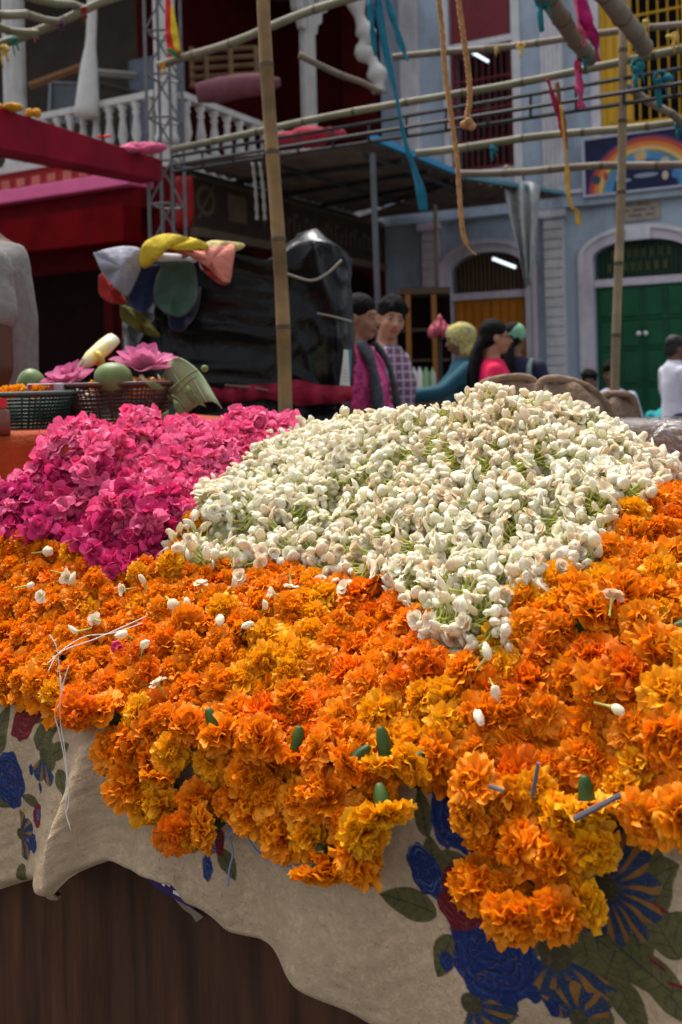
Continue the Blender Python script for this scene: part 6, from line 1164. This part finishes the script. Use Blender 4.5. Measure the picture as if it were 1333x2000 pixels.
for x, y, an, L in ((340, 780, -60, 46), (352, 790, -80, 40), (322, 760, 160, 40), (366, 752, -70, 44), (345, 805, -95, 36), (330, 800, -120, 40), (372, 770, -40, 40)):
    a0 = P(x, y, 2.28); dx, dz = math.cos(R(an)), math.sin(R(an)); L_m = L / FPX * 2.28; v = [a0 + Vector((dx * L_m * t - dz * w * L_m * .16, -.006 * math.sin(math.pi * t) - .004 * abs(w), dz * L_m * t + dx * w * L_m * .16)) for t, w in ((0, 0), (.3, 1), (.3, -1), (.65, .8), (.65, -.8), (1, 0), (.3, 0), (.65, 0))]
    o = MB().add(v, [(0, 6, 1), (0, 2, 6), (1, 6, 7, 3), (6, 2, 4, 7), (3, 7, 5), (7, 4, 5)]).build('sprig_leaf', M_sp, tw, True); solid(o, .0008)
bo_ = P(6, 840, 2.1); b_ = MB().lathe([(.016, 0), (.017, .02), (.016, .045), (.008, .055)], Vector((bo_.x, bo_.y, oz)), 10).build('small_bottle', mat('clear_syrup', (.12, .05, .03), .2, .2), None, True); tag(b_, 'small bottle with red cap at the picture edge under the green basket', 'bottle'); MB().lathe([(.010, .0555), (.010, .075)], Vector((bo_.x, bo_.y, oz)), 10).build('cap', mat('red_cap', (.45, .02, .02), .4), b_)
# ---- stall shrouded in black plastic
tz = lambda x, y: 1.70 + .05 * math.sin(x * 6) + .17 * math.exp(-(((x + .12) / .13) ** 2 + ((y - 3.95) / .3) ** 2)) + .06 * math.exp(-((x + .42) / .15) ** 2) - .10 * max(0, (x + .0) / .08)
x0, x1, y0, y1 = -.84, .025, 3.72, 4.5; nper, nh = 340, 110; cx_, cy_ = (x0 + x1) / 2, (y0 + y1) / 2; V = []; ring = []
for i in range(nper):
    q = 2 * math.pi * i / nper; cs, sn = math.cos(q), math.sin(q); e = .28; ring.append((cx_ + (x1 - x0) / 2 * math.copysign(abs(cs) ** e, cs), cy_ + (y1 - y0) / 2 * math.copysign(abs(sn) ** e, sn), cs, sn))
rg = np.random.default_rng(5); folds = [(rg.uniform(-1.0, .05), rg.uniform(.2, 1.5), rg.uniform(-.7, .7), rg.uniform(.015, .05), rg.uniform(.008, .028)) for _ in range(34)]
def crease(x, z): 
    d = 0
    for fx, fz_, sl, w, am in folds: d += am * max(0, 1 - abs((x - fx) - (z - fz_) * sl * .6) / w) * max(0, 1 - abs(z - fz_) / .55)
    return d + .010 * math.sin(x * 38 + 3 * math.sin(z * 5)) + .006 * math.sin(z * 41 + x * 17)
xr = np.array([r_[0] + r_[1] * .7 for r_ in ring]); tzr = np.array([tz(r_[0], r_[1]) for r_ in ring]); Tt = np.linspace(0, 1, nh + 1)[:, None]; Zt = Tt * tzr[None, :]; Xt = np.repeat(xr[None, :], nh + 1, 0)
def ridge(x, z, f, sd, pw): return (1 - np.abs(2 * vnoise(x, z, f, sd) - 1)) ** pw
fold = .045 * ridge(Xt + Zt * .25, Zt * .45, 5.0, 61, 5) + .030 * ridge(Xt * .5 - Zt * .6, Zt + Xt * .8, 6.0, 62, 7) + .016 * ridge(Xt + .3 * Zt, Zt * .8 - Xt * .3, 13.0, 63, 5) - .03 * np.exp(-((Zt - 1.18) / .06) ** 2) + .02 * np.sin(Xt * 9 + 1) * (Zt / 1.7)
for jn in range(nh + 1):
    for i_, (x, y, cs, sn) in enumerate(ring): V.append((x + cs * fold[jn, i_] * .45, y + sn * fold[jn, i_], Zt[jn, i_]))
F = [(jn * nper + i, jn * nper + (i + 1) % nper, (jn + 1) * nper + (i + 1) % nper, (jn + 1) * nper + i) for jn in range(nh) for i in range(nper)]
last = nh * nper; rings = 9
for r in range(1, rings + 1):
    k = 1 - r / (rings + .5)
    for i, (x, y, cs, sn) in enumerate(ring): xx, yy = cx_ + (x - cx_) * k, cy_ + (y - cy_) * k; V.append((xx, yy, tz(xx, yy) + .018 * abs(math.sin(xx * 19 + yy * 13)) - .016 * abs(math.sin(yy * 21 - xx * 9))))
F += [(last + r * nper + i, last + r * nper + (i + 1) % nper, last + (r + 1) * nper + (i + 1) % nper, last + (r + 1) * nper + i) for r in range(rings) for i in range(nper)] + [tuple(last + rings * nper + i for i in range(nper))]
M_tarp = mat('black_polythene', (.004, .004, .0045), .24, .3, 5, bump=.35, bscale=14, spec=.20)
tp = MB().add(V, F).build('tarpaulin_stall', M_tarp, None, True); tag(tp, 'tall stall shrouded in glossy black plastic sheet behind the golden pole', 'stall')
def on_tarp(pl, off=.03, n=24): return spline([P(x, y, 3.69 - off) for x, y in pl], n)
tag(MB().tube(on_tarp([(540, 526), (575, 540), (610, 548), (640, 534), (668, 508)]), .0055, 6).build('tie_rope', mat('pale_rope', (.22, .20, .16), .85, .2), None, True), 'pale rope sagging across the upper black plastic', 'rope'); tag(MB().tube(on_tarp([(620, 612), (650, 618), (688, 628)]), .004, 6).build('tie_rope', mat('pale_rope', (.22, .20, .16), .85), None, True), 'short pale rope at the edge of black plastic by the young woman', 'rope'); tag(MB().tube(on_tarp([(440, 752), (500, 758), (545, 768)]), .0045, 6).build('tie_rope', mat('brown_rope', (.17, .13, .09), .85), None, True), 'brown rope across the black plastic above the red band', 'rope')
band = MB(); n = 60; aL, bL = [], []
for i in range(n): t = i / (n - 1); x = 360 + t * 328; bulge = 1 + .7 * math.exp(-((x - 590) / 35) ** 2); yy = 768 + 3 * math.sin(t * 9); hgt = 15 * bulge + 1.5 * math.sin(t * 23); dd = 3.655 - .02 * math.sin(t * 50); aL.append(P(x, yy - hgt, dd + .03)); bL.append(P(x, yy + hgt, dd))
mid = [(a + b) / 2 + Vector((0, -.016 + .004 * math.sin(i * 1.1), 0)) for i, (a, b) in enumerate(zip(aL, bL))]
o = band.strip(aL, mid).strip(mid, bL).build('red_band', mat('crimson_gauze', (.26, .008, .03), .7, .35, 16, stretch=(1, 1, 6), bump=.6), None, True); solid(o, .006); tag(o, 'crimson gauze band tied round the black plastic stall', 'band')
pkt = empty('hanging_packet', P(680, 755, 3.6), 'white and teal packet hanging at the edge of black plastic', 'packet')
for nm, pl, m in (('white_panel', [(672, 682), (681, 684), (682, 706), (684, 754), (664, 752), (670, 706)], mat('packet_white', (.58, .58, .55), .5, .1)), ('teal_panel', [(681.5, 682), (687, 684), (686, 736), (684, 736)], mat('packet_teal', (.02, .20, .26), .5, .1))):
    mb = MB(); n = len(pl); mb.add([P(x, y, 3.60) for x, y in pl] + [P(x, y, 3.615) for x, y in pl], [tuple(range(n - 1, -1, -1)), tuple(range(n, 2 * n))] + [(i, (i + 1) % n, n + (i + 1) % n, n + i) for i in range(n)]); mb.build(nm, m, pkt)
for i in range(4): a, b = P(669, 722 + i * 7, 3.598), P(680, 723 + i * 7, 3.598); MB().tube([a, b], .0012, 4).build('small_print', mat('packet_grey_print', (.3, .32, .3), .5), pkt)
# ---- folded many-coloured parasol lying on it
ps = empty('folded_parasol', P(320, 560, 3.6), 'folded parasol of grey, yellow, salmon, green and navy panels on the black stall', 'parasol')
def panel(pl, dep, bulge, m, tiltd=0.0):
    n0 = len(pl); q_ = spline([Vector((x, y, 0)) for x, y in pl + pl[:1]], 4 * n0 + 1)[:-1]; pl = [(v.x, v.y) for v in q_]; n = len(pl); c = np.mean(np.array(pl), 0); V = []; ks = (1.0, .9, .75, .55, .3); ph = random.random() * 6
    for k in ks: V += [P(c[0] + (x - c[0]) * k, c[1] + (y - c[1]) * k, dep + tiltd * (y - c[1]) / 100 - bulge * .6 * (1 - k * k) + .016 * k * math.sin((x - c[0]) * .11 + (y - c[1]) * .05 + ph) + .010 * k * k * math.sin(x * .23 + ph)) for x, y in pl]
    V.append(P(c[0], c[1], dep - bulge * .6)); R_ = len(ks); F = [(r * n + i, r * n + (i + 1) % n, (r + 1) * n + (i + 1) % n, (r + 1) * n + i) for r in range(R_ - 1) for i in range(n)] + [((R_ - 1) * n + i, (R_ - 1) * n + (i + 1) % n, R_ * n) for i in range(n)]
    o = MB().add(V, F).build('fabric_panel', m, ps, True); solid(o, .006)
    MB().tube(V[:n] + V[:1], .0028, 5).build('edge_piping', mat('parasol_piping', (.07, .06, .055), .85), ps)
pm = lambda nm, c: mat('parasol_' + nm, c, .9, .2, 10, bump=.5)
panel([(184, 494), (215, 486), (250, 482), (278, 490), (276, 520), (262, 556), (248, 578), (225, 560), (200, 530)], 3.50, .08, pm('grey', (.27, .27, .31))); panel([(194, 540), (205, 535), (232, 568), (246, 592), (222, 592), (196, 575)], 3.56, .02, pm('red', (.34, .025, .018))); panel([(246, 545), (268, 522), (318, 520), (320, 545), (300, 590), (280, 608), (258, 598)], 3.55, -.05, pm('navy', (.018, .022, .06)))
panel([(306, 545), (322, 516), (372, 512), (384, 540), (382, 590), (352, 618), (318, 606), (302, 580)], 3.50, -.09, pm('green', (.055, .10, .072))); panel([(272, 500), (284, 474), (320, 458), (360, 462), (400, 474), (404, 488), (370, 486), (330, 478), (296, 492), (290, 520), (276, 520)], 3.44, .05, pm('yellow', (.50, .36, .025))); panel([(392, 484), (410, 472), (440, 472), (478, 478), (460, 490), (420, 494)], 3.50, .04, pm('cream', (.50, .40, .16)))
panel([(342, 480), (380, 488), (430, 482), (458, 480), (454, 520), (448, 552), (430, 545), (405, 520), (372, 500)], 3.46, .06, pm('salmon', (.56, .20, .15))); panel([(388, 505), (405, 520), (430, 545), (448, 552), (436, 556), (412, 542), (394, 524)], 3.52, -.03, pm('red', (.34, .025, .018))); panel([(294, 494), (320, 478), (352, 482), (372, 496), (350, 506), (312, 510)], 3.56, -.06, pm('red', (.34, .025, .018))); panel([(330, 612), (352, 620), (384, 596), (392, 560), (384, 610), (356, 645), (334, 640)], 3.60, -.02, pm('navy', (.018, .022, .06)))
panel([(236, 596), (270, 608), (300, 640), (312, 658), (280, 650), (240, 625)], 3.62, .02, pm('olive', (.09, .075, .012)))
MB().tube([P(290, 500, 3.45), P(320, 503, 3.5), P(380, 506, 3.62)], .016, 10).build('shaft', mat('white_pipe', (.55, .54, .50), .4, .1), ps, True)
# ---- jute sacks behind the jasmine and the bundle wrapped in clear plastic
bz = MB(); sc0 = P(1100, 780, 2.55); bn_ = empty('low_bench', Vector((sc0.x, sc0.y, 0)), 'low wooden bench carrying the jute sacks', 'bench'); MB().hexa([(sc0.x - .45, 2.35, .48), (sc0.x + .5, 2.35, .48), (sc0.x + .5, 3.0, .48), (sc0.x - .45, 3.0, .48), (sc0.x - .45, 2.35, .52), (sc0.x + .5, 2.35, .52), (sc0.x + .5, 3.0, .52), (sc0.x - .45, 3.0, .52)]).build('bench_top', M_wood2, bn_)
for xx in (-.4, .45):
    for yy in (2.4, 2.95): MB().tube([(sc0.x + xx, yy, .48), (sc0.x + xx, yy, 0)], .03, 4).build('leg', M_wood2, bn_)
M_jute = mat('brown_jute', (.19, .125, .085), .85, .35, 9, bump=.6, bscale=60, dirt=.5)
def sack(outl, dep, th, label, seed):
    """outline of the sack's top in the picture (left to right); the sack hangs down from it to the bench"""
    rg = np.random.default_rng(seed); top = spline([P(x, y, dep) for x, y in outl], 26); V = []; rows = 16; n = 26
    for side in (-1, 1):
        for r in range(rows):
            t = r / (rows - 1)
            for i, p in enumerate(top):
                f = i / (n - 1); z = p.z + (.525 - p.z) * t; w = th * (math.sin(math.pi * min(1, t * 1.3 + .02) * .5) ** .6) * (math.sin(math.pi * (.04 + .92 * f)) ** .35); V.append((p.x + (f - .5) * .10 * math.sin(t * 2.4) + .008 * math.sin(z * 31 + seed), dep + side * w + .012 * math.sin(p.x * 60 + z * 25 + seed), z + .006 * math.sin(p.x * 90)))
    F = []
    for s_ in (0, 1):
        o = s_ * rows * n; F += [(o + r * n + i, o + r * n + i + 1, o + (r + 1) * n + i + 1, o + (r + 1) * n + i) for r in range(rows - 1) for i in range(n - 1)]
    m = rows * n; F += [(i, i + 1, m + i + 1, m + i) for i in range(n - 1)] + [((rows - 1) * n + i, (rows - 1) * n + i + 1, m + (rows - 1) * n + i + 1, m + (rows - 1) * n + i) for i in range(n - 1)]
    for e in (0, n - 1): F += [(r * n + e, (r + 1) * n + e, m + (r + 1) * n + e, m + r * n + e) for r in range(rows - 1)]
    o = MB().add(V, F).build('jute_sack', M_jute, None, True, subsurf=1); tag(o, label, 'sack'); MB().tube([p + Vector((0, 0, .004)) for p in top], .011, 7).build('rolled_edge', M_jute, o, True)
sack([(930, 766), (950, 750), (985, 742), (1020, 740), (1042, 748), (1050, 775)], 2.55, .09, 'brown jute sack in front of the navy jacket', 1); sack([(1052, 770), (1060, 748), (1090, 743), (1130, 752), (1160, 768), (1185, 795), (1195, 830)], 2.5, .10, 'largest brown jute sack with sloping top behind the jasmine', 2); sack([(1168, 800), (1176, 778), (1205, 773), (1232, 778), (1242, 800), (1250, 835)], 2.62, .08, 'pale patched jute sack at the foot of the upright bamboo', 3)
pb_ = P(1310, 880, 1.72); V = []; n = 40; rows = 22; c = Vector((pb_.x + .06, 1.82, 0)); ztop = P(1290, 833, 1.72).z
for r in range(rows):
    t = r / (rows - 1); z = .812 + (ztop - .812) * t; kx = 1.0 if t < .93 else .93
    for i in range(n):
        q = 2 * math.pi * i / n; cs, sn = math.cos(q), math.sin(q); w = .006 * math.sin(q * 11 + t * 9) + .005 * math.sin(t * 37 + q * 5); V.append((c.x + (.17 * kx + w) * math.copysign(abs(cs) ** .4, cs), c.y + (.10 * kx + w) * math.copysign(abs(sn) ** .4, sn), z + .004 * math.sin(q * 7)))
bd_ = MB().add(V, [(r * n + i, r * n + (i + 1) % n, (r + 1) * n + (i + 1) % n, (r + 1) * n + i) for r in range(rows - 1) for i in range(n)] + [tuple((rows - 1) * n + i for i in range(n)), tuple(range(n - 1, -1, -1))]).build('wrapped_bundle', mat('brown_kraft_paper', (.17, .11, .08), .55, .3, 10, bump=.5), None, True); tag(bd_, 'brown bundle wrapped in crinkled clear plastic behind the marigolds', 'bundle')
m = bpy.data.materials.new('clear_plastic'); m.use_nodes = True; nn_ = m.node_tree.nodes; ll = m.node_tree.links; gl = nn_.new('ShaderNodeBsdfGlossy'); gl.inputs['Roughness'].default_value = .12; tr = nn_.new('ShaderNodeBsdfTransparent'); mx = nn_.new('ShaderNodeMixShader'); lw = nn_.new('ShaderNodeLayerWeight'); lw.inputs[0].default_value = .35; bpn = nn_.new('ShaderNodeBump'); nz = nn_.new('ShaderNodeTexNoise'); nz.inputs['Scale'].default_value = 28; nz.inputs['Detail'].default_value = 5; bpn.inputs['Distance'].default_value = .02; ll.new(nz.outputs[0], bpn.inputs['Height']); ll.new(bpn.outputs[0], gl.inputs['Normal']); ll.new(bpn.outputs[0], lw.inputs['Normal']); ll.new(lw.outputs['Facing'], mx.inputs[0]); ll.new(tr.outputs[0], mx.inputs[1]); ll.new(gl.outputs[0], mx.inputs[2]); ll.new(mx.outputs[0], nn_['Material Output'].inputs[0])
sh_ = MB().add([(c.x + (v[0] - c.x) * 1.05 + .004 * math.sin(i * 1.7), c.y + (v[1] - c.y) * 1.07 + .004 * math.cos(i * 2.3), v[2] + .006) for i, v in enumerate(V)], [(r * n + i, r * n + (i + 1) % n, (r + 1) * n + (i + 1) % n, (r + 1) * n + i) for r in range(rows - 1) for i in range(n)] + [tuple((rows - 1) * n + i for i in range(n))]).build('plastic_wrap', m, bd_, True)

kp_ = P(-12, 560, 2.92); db = MB().hexa([(kp_.x - .5, 2.75, .0), (kp_.x + .35, 2.75, .0), (kp_.x + .35, 3.3, .0), (kp_.x - .5, 3.3, .0), (kp_.x - .5, 2.75, .135), (kp_.x + .35, 2.75, .135), (kp_.x + .35, 3.3, .135), (kp_.x - .5, 3.3, .135)]).build('duckboard', M_wood2, None, bevel=.008); tag(db, 'low wooden platform under the stall keeper in grey shirt', 'platform')
